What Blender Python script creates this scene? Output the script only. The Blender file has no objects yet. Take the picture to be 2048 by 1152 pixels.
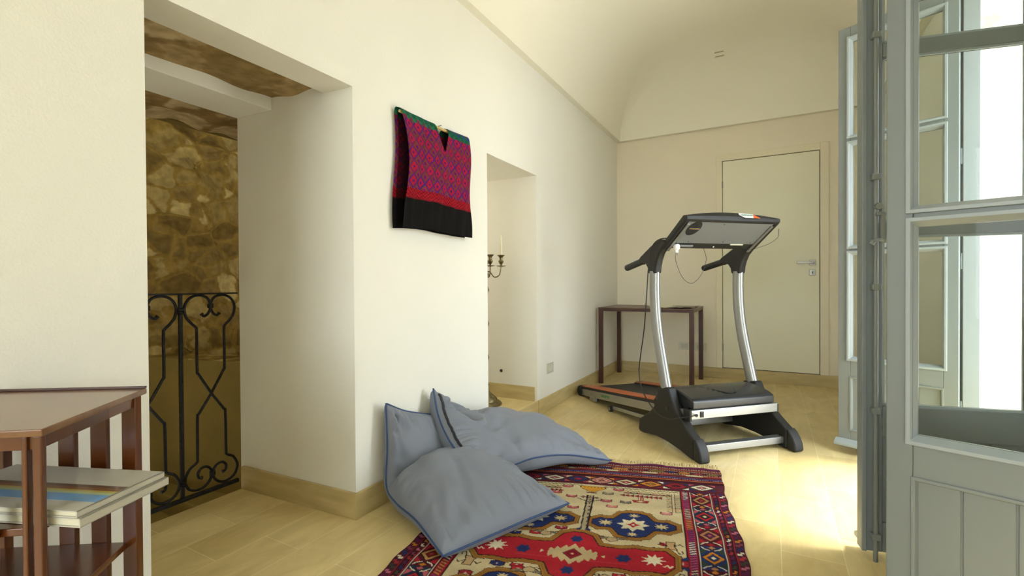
import bpy, bmesh, math, random
import numpy as np
from mathutils import Vector, Matrix
random.seed(7)
rng = np.random.RandomState(3)
SC = bpy.context.scene
COL = SC.collection
PI = math.pi

# ------------------------------------------------------------------ camera
F_PX = 946.3; CAMX = 1.5595
def cam_setup():
    yaw, pitch, roll = math.radians(28.747), math.radians(0.5242), math.radians(0.3516)
    f = Vector((-math.sin(yaw)*math.cos(pitch), math.cos(yaw)*math.cos(pitch), -math.sin(pitch)))
    r = Vector((math.cos(yaw), math.sin(yaw), 0)); d = f.cross(r)
    r2 = math.cos(roll)*r + math.sin(roll)*d; d2 = -math.sin(roll)*r + math.cos(roll)*d
    cd = bpy.data.cameras.new('camera'); co = bpy.data.objects.new('camera', cd); COL.objects.link(co)
    up = -d2; back = -f
    co.matrix_world = Matrix(((r2.x, up.x, back.x, CAMX), (r2.y, up.y, back.y, 0.0), (r2.z, up.z, back.z, 1.0), (0, 0, 0, 1)))
    cd.sensor_width = 36.0; cd.lens = F_PX/2048*36.0; cd.clip_start = 0.02; cd.clip_end = 200
    SC.camera = co
cam_setup()

# ------------------------------------------------------------------ view, world, daylight
SC.view_settings.view_transform = 'Standard'
SC.view_settings.look = 'None'
SC.view_settings.gamma = 1.0
SC.view_settings.use_curve_mapping = False
SC.view_settings.exposure = 0.0
WORLD_K = 9.7; SUN_E = 15.0
w = bpy.data.worlds.new('overcast_sky'); SC.world = w; w.use_nodes = True
nt = w.node_tree; nt.nodes.clear()
wo = nt.nodes.new('ShaderNodeOutputWorld'); bg = nt.nodes.new('ShaderNodeBackground')
tc = nt.nodes.new('ShaderNodeTexCoord'); sp = nt.nodes.new('ShaderNodeSeparateXYZ'); rp = nt.nodes.new('ShaderNodeValToRGB')
mp = nt.nodes.new('ShaderNodeMapRange'); mp.inputs[1].default_value = -1; mp.inputs[2].default_value = 1
nt.links.new(tc.outputs['Generated'], sp.inputs[0]); nt.links.new(sp.outputs[2], mp.inputs[0]); nt.links.new(mp.outputs[0], rp.inputs[0])
e = rp.color_ramp.elements
e[0].position = 0.46; e[0].color = (0.30, 0.28, 0.24, 1)
e[1].position = 0.50; e[1].color = (0.85, 0.93, 0.97, 1)
e.new(1.0).color = (0.80, 0.92, 1.04, 1)
nt.links.new(rp.outputs[0], bg.inputs[0]); bg.inputs[1].default_value = WORLD_K
nt.links.new(bg.outputs[0], wo.inputs[0])

def area_light(name, loc, rot, sx, sy, power, color=(1, 1, 1), portal=False):
    l = bpy.data.lights.new(name, 'AREA'); l.shape = 'RECTANGLE'; l.size = sx; l.size_y = sy
    l.energy = power; l.color = color
    o = bpy.data.objects.new(name, l); COL.objects.link(o); o.location = loc; o.rotation_euler = rot
    if portal: l.cycles.is_portal = True
    return o
# the windows of the right hand wall admit the sky (portals only guide the sampling)
area_light('window_daylight', (3.02, 2.71, 1.27), (0, PI/2, 0), 2.5, 1.04, 1, portal=True)
area_light('window_daylight', (3.02, 1.075, 1.27), (0, PI/2, 0), 2.5, 1.07, 1, portal=True)
area_light('window_daylight', (1.05, -3.22, 1.5), (-PI/2, 0, 0), 2.2, 1.9, 1, portal=True)  # portal of the unseen window added behind the camera
# high sun, outside: it lights the terrace and just grazes the window sills
sn = bpy.data.lights.new('sun', 'SUN'); sn.energy = SUN_E; sn.angle = math.radians(14); sn.color = (1.0, 0.98, 0.94)
sno = bpy.data.objects.new('sun', sn); COL.objects.link(sno); sno.rotation_euler = Vector((-0.50, -0.10, -1.0)).to_track_quat('-Z', 'Y').to_euler()
# fill light added to brighten the stairwell, out of sight round the corner
sl = bpy.data.lights.new('stairwell_fill', 'POINT'); sl.energy = 55; sl.color = (0.96, 0.95, 0.66); sl.shadow_soft_size = 0.12
so = bpy.data.objects.new('stairwell_fill', sl); COL.objects.link(so); so.location = (-1.36, 0.35, 2.50)

# fill light added to brighten the side passage, hidden behind the jamb
pl2 = bpy.data.lights.new('passage_fill', 'POINT'); pl2.energy = 4.5; pl2.color = (1.0, 0.93, 0.78); pl2.shadow_soft_size = 0.12
po = bpy.data.objects.new('passage_fill', pl2); COL.objects.link(po); po.location = (-0.95, 2.68, 1.55)

# ------------------------------------------------------------------ materials
def lin(h):
    h = h.lstrip('#'); c = [int(h[i:i+2], 16)/255 for i in (0, 2, 4)]
    return tuple(((x+0.055)/1.055)**2.4 if x > 0.04045 else x/12.92 for x in c)+(1,)
def mat(name, color, rough=0.6, metal=0.0, bump=None, noise=None, spec=0.5, sheen=0.0, coat=0.0, trans=0.0):
    """bump=(scale, strength, detail)  noise=(scale, color2, detail, stretch xyz)"""
    m = bpy.data.materials.new(name); m.use_nodes = True
    n = m.node_tree.nodes; L = m.node_tree.links; b = n['Principled BSDF']
    if isinstance(color, str): color = lin(color)
    b.inputs['Base Color'].default_value = color
    b.inputs['Roughness'].default_value = rough; b.inputs['Metallic'].default_value = metal
    b.inputs['Specular IOR Level'].default_value = spec
    if sheen: b.inputs['Sheen Weight'].default_value = sheen; b.inputs['Sheen Roughness'].default_value = 0.4
    if coat: b.inputs['Coat Weight'].default_value = coat; b.inputs['Coat Roughness'].default_value = 0.15
    if noise or bump: tcn = n.new('ShaderNodeTexCoord')
    if noise:
        mpn = n.new('ShaderNodeMapping'); mpn.inputs['Scale'].default_value = noise[3] if len(noise) > 3 else (1, 1, 1)
        L.new(tcn.outputs['Object'], mpn.inputs[0])
        nz = n.new('ShaderNodeTexNoise'); nz.inputs['Scale'].default_value = noise[0]; nz.inputs['Detail'].default_value = noise[2] if len(noise) > 2 else 4
        L.new(mpn.outputs[0], nz.inputs['Vector'])
        r = n.new('ShaderNodeValToRGB'); r.color_ramp.elements[0].position = 0.32; r.color_ramp.elements[1].position = 0.68
        r.color_ramp.elements[0].color = color
        c2 = noise[1]; r.color_ramp.elements[1].color = lin(c2) if isinstance(c2, str) else c2
        L.new(nz.outputs['Fac'], r.inputs[0]); L.new(r.outputs[0], b.inputs['Base Color'])
    if bump:
        n2 = n.new('ShaderNodeTexNoise'); n2.inputs['Scale'].default_value = bump[0]; n2.inputs['Detail'].default_value = bump[2] if len(bump) > 2 else 3
        L.new(tcn.outputs['Object'], n2.inputs['Vector'])
        bp = n.new('ShaderNodeBump'); bp.inputs['Strength'].default_value = bump[1]; bp.inputs['Distance'].default_value = 0.01
        L.new(n2.outputs['Fac'], bp.inputs['Height']); L.new(bp.outputs[0], b.inputs['Normal'])
    return m

M = {}
M['plaster'] = mat('wall_plaster', (0.86, 0.835, 0.745, 1), 0.9, bump=(140, 0.13, 3), noise=(1.3, (0.88, 0.855, 0.765, 1), 3), spec=0.2)
M['plaster_warm'] = mat('back_wall_plaster', (0.88, 0.80, 0.635, 1), 0.9, bump=(110, 0.12, 3), noise=(1.1, (0.90, 0.82, 0.655, 1), 3), spec=0.2)
M['ceiling'] = mat('ceiling_plaster', (0.92, 0.875, 0.74, 1), 0.9, spec=0.1, noise=(0.8, (0.93, 0.885, 0.75, 1), 2))
M['door'] = mat('door_lacquer', (0.84, 0.81, 0.61, 1), 0.45, noise=(0.9, (0.86, 0.83, 0.63, 1), 2))
M['casing'] = mat('casing_lacquer', (0.86, 0.78, 0.58, 1), 0.5)
M['blue_wood'] = mat('painted_window_wood', lin('7e8483'), 0.42, noise=(3, lin('797f7e'), 3, (1, 1, 0.2)), bump=(60, 0.05, 3))
M['blue_wood_light'] = mat('painted_moulding', lin('9aa2a3'), 0.38)
M['dark_paint'] = mat('bolt_paint', lin('7d807a'), 0.4)
M['steel'] = mat('satin_steel', (0.34, 0.32, 0.28, 1), 0.35, 1.0)
M['steel_dark'] = mat('keyhole_black', (0.03, 0.025, 0.02, 1), 0.5)
M['brass_old'] = mat('aged_brass', (0.17, 0.14, 0.07, 1), 0.32, 1.0, noise=(40, (0.30, 0.25, 0.14, 1), 4), bump=(90, 0.3, 3))
M['wax'] = mat('candle_wax', (0.85, 0.78, 0.55, 1), 0.5)
M['iron'] = mat('black_painted_iron', (0.012, 0.011, 0.010, 1), 0.45, 0.0, bump=(70, 0.5, 4), spec=0.3)
M['mahog'] = mat('red_brown_wood', lin('43200a'), 0.24, noise=(6, lin('663410'), 6, (1, 1, 0.10)), coat=0.35)
M['mahog_top'] = mat('worn_wood_top', lin('84603e'), 0.24, noise=(7, lin('6a3f1f'), 6, (0.5, 2.2, 1)), coat=0.4)
M['desk'] = mat('dark_brown_wood', lin('3a1d10'), 0.4, noise=(9, lin('4c2817'), 5, (1, 1, 0.15)))
M['desk_top'] = mat('brown_wood_top', lin('5b3a1f'), 0.35, noise=(9, lin('4a2c18'), 5, (0.2, 1, 1)))
M['cushion'] = mat('blue_grey_cotton', lin('7c808a'), 0.7, sheen=0.12, bump=(900, 0.12, 2), spec=0.25)
M['piping'] = mat('navy_piping', lin('30486f'), 0.7)
M['zip'] = mat('black_zip', (0.008, 0.008, 0.012, 1), 0.5)
M['tm_black'] = mat('charcoal_plastic', (0.020, 0.0195, 0.018, 1), 0.5, bump=(500, 0.06, 2), spec=0.3)
M['tm_gloss'] = mat('hood_plastic', (0.020, 0.021, 0.024, 1), 0.27, bump=(300, 0.04, 2))
M['tm_silver'] = mat('silver_lacquered_steel', (0.36, 0.36, 0.35, 1), 0.36, 0.8)
M['tm_grey'] = mat('grey_plastic_plate', (0.155, 0.162, 0.16, 1), 0.5)
M['tm_belt'] = mat('running_belt', (0.018, 0.019, 0.018, 1), 0.6, bump=(600, 0.2, 2))
M['tm_orange'] = mat('orange_wood_strip', lin('c46a34'), 0.4, noise=(14, lin('a85426'), 5, (4, 0.12, 1)))
M['cord'] = mat('black_cord', (0.012, 0.012, 0.012, 1), 0.45)
M['white_plastic'] = mat('white_plastic', (0.80, 0.80, 0.78, 1), 0.4)
M['socket_plate'] = mat('socket_plate', (0.74, 0.70, 0.56, 1), 0.4)
M['grey_plate'] = mat('grey_socket_plate', (0.60, 0.58, 0.48, 1), 0.35)
M['green_print'] = mat('green_print', lin('2f8a46'), 0.5)
M['green_dark'] = mat('dark_green_print', lin('3f7a56'), 0.5)
M['orange_print'] = mat('orange_print', lin('d9622c'), 0.5)
M['cover'] = mat('shaded_book_cover', lin('bdb8aa'), 0.4)  # white cover greyed, tabletop shade put into the colour
M['paper'] = mat('book_paper', lin('e4e0cc'), 0.6)
M['rod'] = mat('pale_wood_rod', lin('d8b878'), 0.5)
M['fringe'] = mat('cotton_fringe', lin('cbb583'), 0.9)
M['rubber'] = mat('wheel_rubber', (0.02, 0.02, 0.02, 1), 0.6)
M['brown_frieze'] = mat('magazine_cover', lin('5a5145'), 0.4, noise=(25, lin('9b9277'), 3))
M['mortar_slab'] = mat('rough_plaster', lin('8f7c45'), 0.95, bump=(25, 0.5, 6), noise=(3, lin('7c6c3a'), 5))
def glass_mat():
    m = bpy.data.materials.new('window_glass'); m.use_nodes = True
    n = m.node_tree.nodes; L = m.node_tree.links; n.clear()
    o = n.new('ShaderNodeOutputMaterial'); t = n.new('ShaderNodeBsdfTransparent'); g = n.new('ShaderNodeBsdfGlossy'); mx = n.new('ShaderNodeMixShader'); fr = n.new('ShaderNodeFresnel')
    t.inputs[0].default_value = (0.965, 0.98, 0.97, 1); g.inputs['Roughness'].default_value = 0.02; g.inputs[0].default_value = (1, 1, 1, 1)
    fr.inputs[0].default_value = 1.22
    ge = n.new('ShaderNodeNewGeometry'); sb = n.new('ShaderNodeMath'); sb.operation = 'SUBTRACT'; sb.inputs[0].default_value = 1.0; L.new(ge.outputs['Backfacing'], sb.inputs[1])
    ml = n.new('ShaderNodeMath'); ml.operation = 'MULTIPLY'; L.new(fr.outputs[0], ml.inputs[0]); L.new(sb.outputs[0], ml.inputs[1])
    L.new(ml.outputs[0], mx.inputs[0]); L.new(t.outputs[0], mx.inputs[1]); L.new(g.outputs[0], mx.inputs[2]); L.new(mx.outputs[0], o.inputs[0])
    return m
M['glass'] = glass_mat()
def floor_mat():
    m = bpy.data.materials.new('limestone_floor_tiles'); m.use_nodes = True
    n = m.node_tree.nodes; L = m.node_tree.links; b = n['Principled BSDF']
    t = n.new('ShaderNodeTexCoord'); s = n.new('ShaderNodeSeparateXYZ'); c = n.new('ShaderNodeCombineXYZ')
    ax = n.new('ShaderNodeMath'); ax.inputs[1].default_value = 10.01
    ay = n.new('ShaderNodeMath'); ay.inputs[1].default_value = 10.27
    L.new(t.outputs['Object'], s.inputs[0]); L.new(s.outputs[0], ax.inputs[0]); L.new(s.outputs[1], ay.inputs[0])
    L.new(ay.outputs[0], c.inputs[0]); L.new(ax.outputs[0], c.inputs[1])
    br = n.new('ShaderNodeTexBrick'); L.new(c.outputs[0], br.inputs['Vector'])
    br.offset = 0.37; br.offset_frequency = 2; br.squash = 1.0
    br.inputs['Scale'].default_value = 1.0; br.inputs['Mortar Size'].default_value = 0.0016; br.inputs['Mortar Smooth'].default_value = 0.25
    br.inputs['Brick Width'].default_value = 0.52; br.inputs['Row Height'].default_value = 0.2; br.inputs['Bias'].default_value = 0.0
    br.inputs['Color1'].default_value = lin('e6d29c'); br.inputs['Color2'].default_value = lin('d8c28a'); br.inputs['Mortar'].default_value = lin('f0e3b6')
    mpn = n.new('ShaderNodeMapping'); mpn.inputs['Scale'].default_value = (2.6, 1.0, 1)
    L.new(t.outputs['Object'], mpn.inputs[0])
    nz = n.new('ShaderNodeTexNoise'); nz.inputs['Scale'].default_value = 3.2; nz.inputs['Detail'].default_value = 9; nz.inputs['Roughness'].default_value = 0.65; nz.inputs['Distortion'].default_value = 0.8
    L.new(mpn.outputs[0], nz.inputs[0])
    r = n.new('ShaderNodeValToRGB'); r.color_ramp.elements[0].position = 0.30; r.color_ramp.elements[1].position = 0.72
    r.color_ramp.elements[0].color = (0.83, 0.79, 0.70, 1); r.color_ramp.elements[1].color = (1.10, 1.10, 1.06, 1)
    L.new(nz.outputs['Fac'], r.inputs[0])
    mu = n.new('ShaderNodeMix'); mu.data_type = 'RGBA'; mu.blend_type = 'MULTIPLY'; mu.inputs[0].default_value = 1.0
    L.new(br.outputs['Color'], mu.inputs[6]); L.new(r.outputs[0], mu.inputs[7]); L.new(mu.outputs[2], b.inputs['Base Color'])
    b.inputs['Roughness'].default_value = 0.36; b.inputs['Specular IOR Level'].default_value = 0.45
    bp = n.new('ShaderNodeBump'); bp.inputs['Strength'].default_value = 0.25; bp.inputs['Distance'].default_value = 0.002; bp.invert = True
    L.new(br.outputs['Fac'], bp.inputs['Height']); L.new(bp.outputs[0], b.inputs['Normal'])
    return m
M['floor'] = floor_mat()
def travertine():
    m = mat('travertine_baseboard', lin('d0bc86'), 0.45, noise=(5, lin('bca673'), 8, (1, 1, 5)), bump=(30, 0.06, 4)); return m
M['base'] = travertine()
def stone_mat(name, c_m, cols, scale, bump=0.9, stretch=(1, 1, 1.5)):
    m = bpy.data.materials.new(name); m.use_nodes = True
    n = m.node_tree.nodes; L = m.node_tree.links; b = n['Principled BSDF']
    t = n.new('ShaderNodeTexCoord'); mpn = n.new('ShaderNodeMapping'); mpn.inputs['Scale'].default_value = stretch
    L.new(t.outputs['Object'], mpn.inputs[0])
    nz = n.new('ShaderNodeTexNoise'); nz.inputs['Scale'].default_value = 3.0; nz.inputs['Detail'].default_value = 5
    L.new(mpn.outputs[0], nz.inputs[0])
    sub = n.new('ShaderNodeVectorMath'); sub.operation = 'MULTIPLY_ADD'; sub.inputs[1].default_value = (0.25, 0.25, 0.25)
    L.new(nz.outputs['Color'], sub.inputs[0]); L.new(mpn.outputs[0], sub.inputs[2])
    v = n.new('ShaderNodeTexVoronoi'); v.feature = 'DISTANCE_TO_EDGE'; v.inputs['Scale'].default_value = scale
    v2 = n.new('ShaderNodeTexVoronoi'); v2.inputs['Scale'].default_value = scale
    L.new(sub.outputs[0], v.inputs['Vector']); L.new(sub.outputs[0], v2.inputs['Vector'])
    fine = n.new('ShaderNodeTexNoise'); fine.inputs['Scale'].default_value = 18; fine.inputs['Detail'].default_value = 8; L.new(t.outputs['Object'], fine.inputs[0])
    ad = n.new('ShaderNodeMath'); ad.operation = 'MULTIPLY_ADD'; ad.inputs[1].default_value = 0.16; L.new(fine.outputs['Fac'], ad.inputs[0])
    L.new(v.outputs['Distance'], ad.inputs[2])
    r = n.new('ShaderNodeValToRGB'); r.color_ramp.elements[0].position = 0.13; r.color_ramp.elements[1].position = 0.20
    r.color_ramp.elements[0].color = (0, 0, 0, 1); r.color_ramp.elements[1].color = (1, 1, 1, 1); L.new(ad.outputs[0], r.inputs[0])
    rc = n.new('ShaderNodeValToRGB'); rc.color_ramp.interpolation = 'CONSTANT'
    el = rc.color_ramp.elements; el[0].position = 0; el[0].color = lin(cols[0]); el[1].position = 1/len(cols); el[1].color = lin(cols[1])
    for i, c in enumerate(cols[2:], 2): el.new(i/len(cols)).color = lin(c)
    sepc = n.new('ShaderNodeSeparateColor'); L.new(v2.outputs['Color'], sepc.inputs[0]); L.new(sepc.outputs[0], rc.inputs[0])
    fr = n.new('ShaderNodeValToRGB'); fr.color_ramp.elements[0].position = 0.35; fr.color_ramp.elements[1].position = 0.65
    fr.color_ramp.elements[0].color = (0.66, 0.63, 0.57, 1); fr.color_ramp.elements[1].color = (1.15, 1.12, 1.05, 1); L.new(fine.outputs['Fac'], fr.inputs[0])
    mx = n.new('ShaderNodeMix'); mx.data_type = 'RGBA'; mx.inputs[6].default_value = lin(c_m)
    L.new(r.outputs[0], mx.inputs[0]); L.new(rc.outputs[0], mx.inputs[7])
    mu = n.new('ShaderNodeMix'); mu.data_type = 'RGBA'; mu.blend_type = 'MULTIPLY'; mu.inputs[0].default_value = 0.8
    L.new(mx.outputs[2], mu.inputs[6]); L.new(fr.outputs[0], mu.inputs[7]); L.new(mu.outputs[2], b.inputs['Base Color'])
    b.inputs['Roughness'].default_value = 0.95; b.inputs['Specular IOR Level'].default_value = 0.1
    bp = n.new('ShaderNodeBump'); bp.inputs['Strength'].default_value = bump; bp.inputs['Distance'].default_value = 0.03
    L.new(ad.outputs[0], bp.inputs['Height']); L.new(bp.outputs[0], b.inputs['Normal'])
    return m
M['stone'] = stone_mat('rubble_stone', '8f7a4a', ['94835a', '7b6a46', 'a5956c', '75633f', 'b9aa82', '87744f'], 5.2, 1.0, (1, 1, 1.35))
M['stone_soffit'] = stone_mat('rubble_stone_soffit', 'a08860', ['b39c74', '9c865e', 'cdbb96', 'a9926a', 'c0ab82'], 3.4, 0.6, (1, 1, 1))
M['stone_out'] = stone_mat('pale_ashlar_stone', 'd9d6cb', ['ebe9e2', 'e6e3da', 'f0eee8'], 1.3, 0.3, (1, 1, 2.2))
def vcol_mat(name, rough=0.95, bump=0.4, bscale=400):
    m = bpy.data.materials.new(name); m.use_nodes = True
    n = m.node_tree.nodes; L = m.node_tree.links; b = n['Principled BSDF']
    a = n.new('ShaderNodeAttribute'); a.attribute_name = 'weave'
    L.new(a.outputs['Color'], b.inputs['Base Color']); b.inputs['Roughness'].default_value = rough; b.inputs['Specular IOR Level'].default_value = 0.15
    t = n.new('ShaderNodeTexCoord'); nz = n.new('ShaderNodeTexNoise'); nz.inputs['Scale'].default_value = bscale; nz.inputs['Detail'].default_value = 2
    L.new(t.outputs['Object'], nz.inputs[0]); bp = n.new('ShaderNodeBump'); bp.inputs['Strength'].default_value = bump; bp.inputs['Distance'].default_value = 0.002
    L.new(nz.outputs['Fac'], bp.inputs['Height']); L.new(bp.outputs[0], b.inputs['Normal'])
    return m
M['rug'] = vcol_mat('woven_wool_pile'); M['huipil'] = vcol_mat('embroidered_cotton', 0.9, 0.5, 500)

# ------------------------------------------------------------------ mesh helpers
class MB:
    def __init__(s): s.v = []; s.f = []; s.mi = []; s.cur = 0; s.pc = []
    def add(s, vs, fs):
        o = len(s.v); s.v += [tuple(x) for x in vs]; s.f += [tuple(i+o for i in f) for f in fs]; s.mi += [s.cur]*len(fs); s.pc.append((o, len(s.v), len(s.f)-len(fs), len(s.f))); return s
    def box(s, a, b):
        x0, y0, z0 = [min(p, q) for p, q in zip(a, b)]; x1, y1, z1 = [max(p, q) for p, q in zip(a, b)]
        return s.add([(x0,y0,z0),(x1,y0,z0),(x1,y1,z0),(x0,y1,z0),(x0,y0,z1),(x1,y0,z1),(x1,y1,z1),(x0,y1,z1)],
                     [(0,3,2,1),(4,5,6,7),(0,1,5,4),(1,2,6,5),(2,3,7,6),(3,0,4,7)])
    def hexa(s, p):  # 8 points, bottom 4 then top 4
        return s.add(p, [(0,3,2,1),(4,5,6,7),(0,1,5,4),(1,2,6,5),(2,3,7,6),(3,0,4,7)])
    def prism(s, poly, lo, hi, axis='z'):
        n = len(poly)
        def P(p, h):
            return {'z': (p[0], p[1], h), 'x': (h, p[0], p[1]), 'y': (p[0], h, p[1])}[axis]
        vs = [P(p, lo) for p in poly]+[P(p, hi) for p in poly]
        fs = [tuple(range(n))[::-1], tuple(range(n, 2*n))]+[(i, (i+1) % n, n+(i+1) % n, n+i) for i in range(n)]
        return s.add(vs, fs)
    def tube(s, pts, r, n=10, flat=None, closed=False, caps=True):
        """pts list of 3d, r float or list, flat=(ax vector, ratio) elliptical"""
        P = [Vector(p) for p in pts]; m = len(P); rr = r if isinstance(r, (list, tuple)) else [r]*m
        rings = []; prev = None
        for i in range(m):
            a = P[(i-1) % m] if (i > 0 or closed) else P[i]; b = P[(i+1) % m] if (i < m-1 or closed) else P[i]
            t = (b-a).normalized()
            if prev is None:
                u = t.cross(Vector((0, 0, 1)));
                if u.length < 0.05: u = t.cross(Vector((0, 1, 0)))
                if flat: u = Vector(flat[0]) - t*Vector(flat[0]).dot(t)
                u.normalize()
            else:
                u = prev - t*prev.dot(t)
                if flat: u = Vector(flat[0]) - t*Vector(flat[0]).dot(t)
                u.normalize()
            prev = u; v = t.cross(u)
            k = flat[1] if flat else 1.0
            rings.append([P[i]+u*math.cos(2*PI*j/n)*rr[i]*k+v*math.sin(2*PI*j/n)*rr[i] for j in range(n)])
        vs = [q for R in rings for q in R]; fs = []
        for i in range(m if closed else m-1):
            for j in range(n):
                a = i*n+j; b = i*n+(j+1) % n; c = ((i+1) % m)*n+(j+1) % n; d = ((i+1) % m)*n+j
                fs.append((a, b, c, d))
        if caps and not closed: fs += [tuple(range(n))[::-1], tuple(range((m-1)*n, m*n))]
        return s.add(vs, fs)
    def lathe(s, prof, c=(0, 0, 0), n=24, axis='z'):
        vs = []; fs = []; m = len(prof)
        for r, h in prof:
            for j in range(n):
                a = 2*PI*j/n; x, y = r*math.cos(a), r*math.sin(a)
                p = {'z': (x, y, h), 'x': (h, x, y), 'y': (x, h, y)}[axis]
                vs.append((c[0]+p[0], c[1]+p[1], c[2]+p[2]))
        for i in range(m-1):
            for j in range(n): fs.append((i*n+j, i*n+(j+1) % n, (i+1)*n+(j+1) % n, (i+1)*n+j))
        fs += [tuple(range(n))[::-1], tuple(range((m-1)*n, m*n))]
        return s.add(vs, fs)
    def build_each(s, name, m, parent=None, **k):
        out = []
        for v0, v1, f0, f1 in s.pc:
            q = MB(); q.add(s.v[v0:v1], [tuple(i-v0 for i in f) for f in s.f[f0:f1]]); out.append(q.build(name, m, parent, **k))
        return out
    def build(s, name, m, parent=None, smooth=False, bevel=0, seg=2, fix=True, ang=35):
        me = bpy.data.meshes.new(name); me.from_pydata(s.v, [], s.f); me.update()
        mats = m if isinstance(m, list) else [m]
        for q in mats: me.materials.append(q)
        if len(mats) > 1: me.polygons.foreach_set('material_index', s.mi)
        if fix:
            bm = bmesh.new(); bm.from_mesh(me); bmesh.ops.recalc_face_normals(bm, faces=bm.faces); bm.to_mesh(me); bm.free()
        o = bpy.data.objects.new(name, me); COL.objects.link(o)
        if parent: o.parent = parent
        if bevel:
            md = o.modifiers.new('bevel', 'BEVEL'); md.width = bevel; md.segments = seg; md.limit_method = 'ANGLE'; md.angle_limit = math.radians(35)
            md.harden_normals = False
        if smooth or bevel:
            me.polygons.foreach_set('use_smooth', [True]*len(me.polygons))
            es = me.edges
            bm = bmesh.new(); bm.from_mesh(me)
            for ed in bm.edges:
                if len(ed.link_faces) == 2 and ed.calc_face_angle(0) > math.radians(ang): ed.smooth = False
                elif len(ed.link_faces) != 2: ed.smooth = False
            if bevel:
                for ed in bm.edges: ed.smooth = True
            bm.to_mesh(me); bm.free()
            if bevel:
                wn = o.modifiers.new('normals', 'WEIGHTED_NORMAL'); wn.keep_sharp = False
        return o
def tag(o, label=None, cat=None, group=None, kind=None):
    if label: o['label'] = label
    if cat: o['category'] = cat
    if group: o['group'] = group
    if kind: o['kind'] = kind
    return o
def empty(name, loc=(0, 0, 0), rz=0, **k):
    o = bpy.data.objects.new(name, None); COL.objects.link(o); o.location = loc; o.rotation_euler = (0, 0, rz); o.empty_display_size = 0.1
    tag(o, **k); return o
def struct(o): o['kind'] = 'structure'; return o
def spline(pts, k=6, closed=False):
    """catmull-rom through points"""
    P = [Vector(p) for p in pts]; n = len(P); out = []
    for i in range(n if closed else n-1):
        p0 = P[i-1] if (i > 0 or closed) else P[0]*2-P[1]; p1 = P[i]; p2 = P[(i+1) % n]
        p3 = P[(i+2) % n] if (i+2 < n or closed) else P[-1]*2-P[-2]
        for j in range(k):
            t = j/k
            out.append(0.5*((2*p1)+(p2-p0)*t+(2*p0-5*p1+4*p2-p3)*t*t+(3*p1-p0-3*p2+p3)*t**3))
    if not closed: out.append(P[-1])
    return out

# ================================================================== ROOM SHELL
D = 5.371; W = 2.42; ZC = 2.605; YB = -3.0
# floor slab
m = MB(); m.box((-0.728, YB, -0.12), (3.0, D+0.02, 0.0)); struct(m.build('floor', M['floor']))
# left wall: thick masonry with a doorway onto the stairs and a passage
m = MB()
m.prism([(0, YB), (0, 0.683), (-0.75, 0.62), (-0.75, YB)], 0, ZC+0.1)
m.prism([(0, 1.444), (0, 2.526), (-0.75, 2.50), (-0.75, 1.4035)], 0, ZC+0.1)
m.prism([(0, 3.235), (0, D+0.05), (-0.75, D+0.05), (-0.75, 3.235)], 0, ZC+0.1)
m.prism([(0, 0.683), (0, 1.444), (-0.165, 1.435), (-0.165, 0.669)], 1.842, ZC+0.1)
m.prism([(0, 2.526), (0, 3.235), (-0.75, 3.235), (-0.75, 2.50)], 1.817, ZC+0.1)
wl = m.build('wall_left', M['plaster']); struct(wl)
m = MB(); m.prism([(-0.5, 0.60), (-0.5, 1.417), (-0.75, 1.403), (-0.75, 0.60)], 1.822, 2.0)
struct(m.build('trim_1', M['plaster'], bevel=0.004))
def rough_grid(name, p00, p10, p01, p11, nu, nv, amp, matl, seed, normal):
    r = np.random.RandomState(seed); ph = r.rand(24, 5)
    vs = []; fs = []
    for i in range(nu+1):
        for j in range(nv+1):
            a, b = i/nu, j/nv
            P = Vector(p00)*(1-a)*(1-b)+Vector(p10)*a*(1-b)+Vector(p01)*(1-a)*b+Vector(p11)*a*b
            d = 0
            for q in ph: d += math.sin((P.x*q[0]*30+P.y*q[1]*30+P.z*q[2]*30)+q[3]*6.28)*(0.3+q[4])
            vs.append(P+Vector(normal)*d*amp/8)
    for i in range(nu):
        for j in range(nv): a = i*(nv+1)+j; fs.append((a, a+nv+1, a+nv+2, a+1))
    m = MB(); m.add(vs, fs); return m.build(name, matl, smooth=True, fix=False, ang=80)
struct(rough_grid('ceiling_doorway', (-0.10, 0.55, 1.872), (-0.56, 0.55, 1.872), (-0.10, 1.46, 1.872), (-0.56, 1.44, 1.872), 24, 44, 0.010, M['stone_soffit'], 4, (0, 0, 1)))
struct(rough_grid('ceiling_stair', (-0.70, -0.2, 1.85), (-1.2, -0.2, 1.85), (-0.70, 2.1, 1.87), (-1.2, 2.1, 1.87), 24, 90, 0.022, M['stone_soffit'], 5, (0, 0, 1)))
m = MB(); m.box((-0.10, 0.5, 1.93), (-1.2, 2.3, 2.9)); struct(m.build('wall_over_doorway', M['mortar_slab']))
# stairwell beyond the doorway
def curved_wall(name, plan, z0, z1, amp, matl, seed, nz=46, lean=0.0, thick=0.0):
    path = spline([(x, y, 0) for x, y in plan], 10)
    r = np.random.RandomState(seed); ph = r.rand(22, 5); vs = []; n = len(path)
    for i, p in enumerate(path):
        t = (path[min(i+1, n-1)]-path[max(i-1, 0)]).normalized(); nn = Vector((t.y, -t.x, 0))
        for j in range(nz+1):
            z = z0+(z1-z0)*j/nz; P = Vector((p.x, p.y, z)); d = 0
            for q in ph: d += math.sin((P.x*q[0]*26+P.y*q[1]*26+z*q[2]*26)+q[3]*6.28)*(0.3+q[4])
            over = max(0.0, z-1.45)
            vs.append(P+nn*(d*amp/8+lean*over*over))
    fs = [(i*(nz+1)+j, (i+1)*(nz+1)+j, (i+1)*(nz+1)+j+1, i*(nz+1)+j+1) for i in range(n-1) for j in range(nz)]
    m = MB(); m.add(vs, fs); return struct(m.build(name, matl, smooth=True, fix=False, ang=80))
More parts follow.
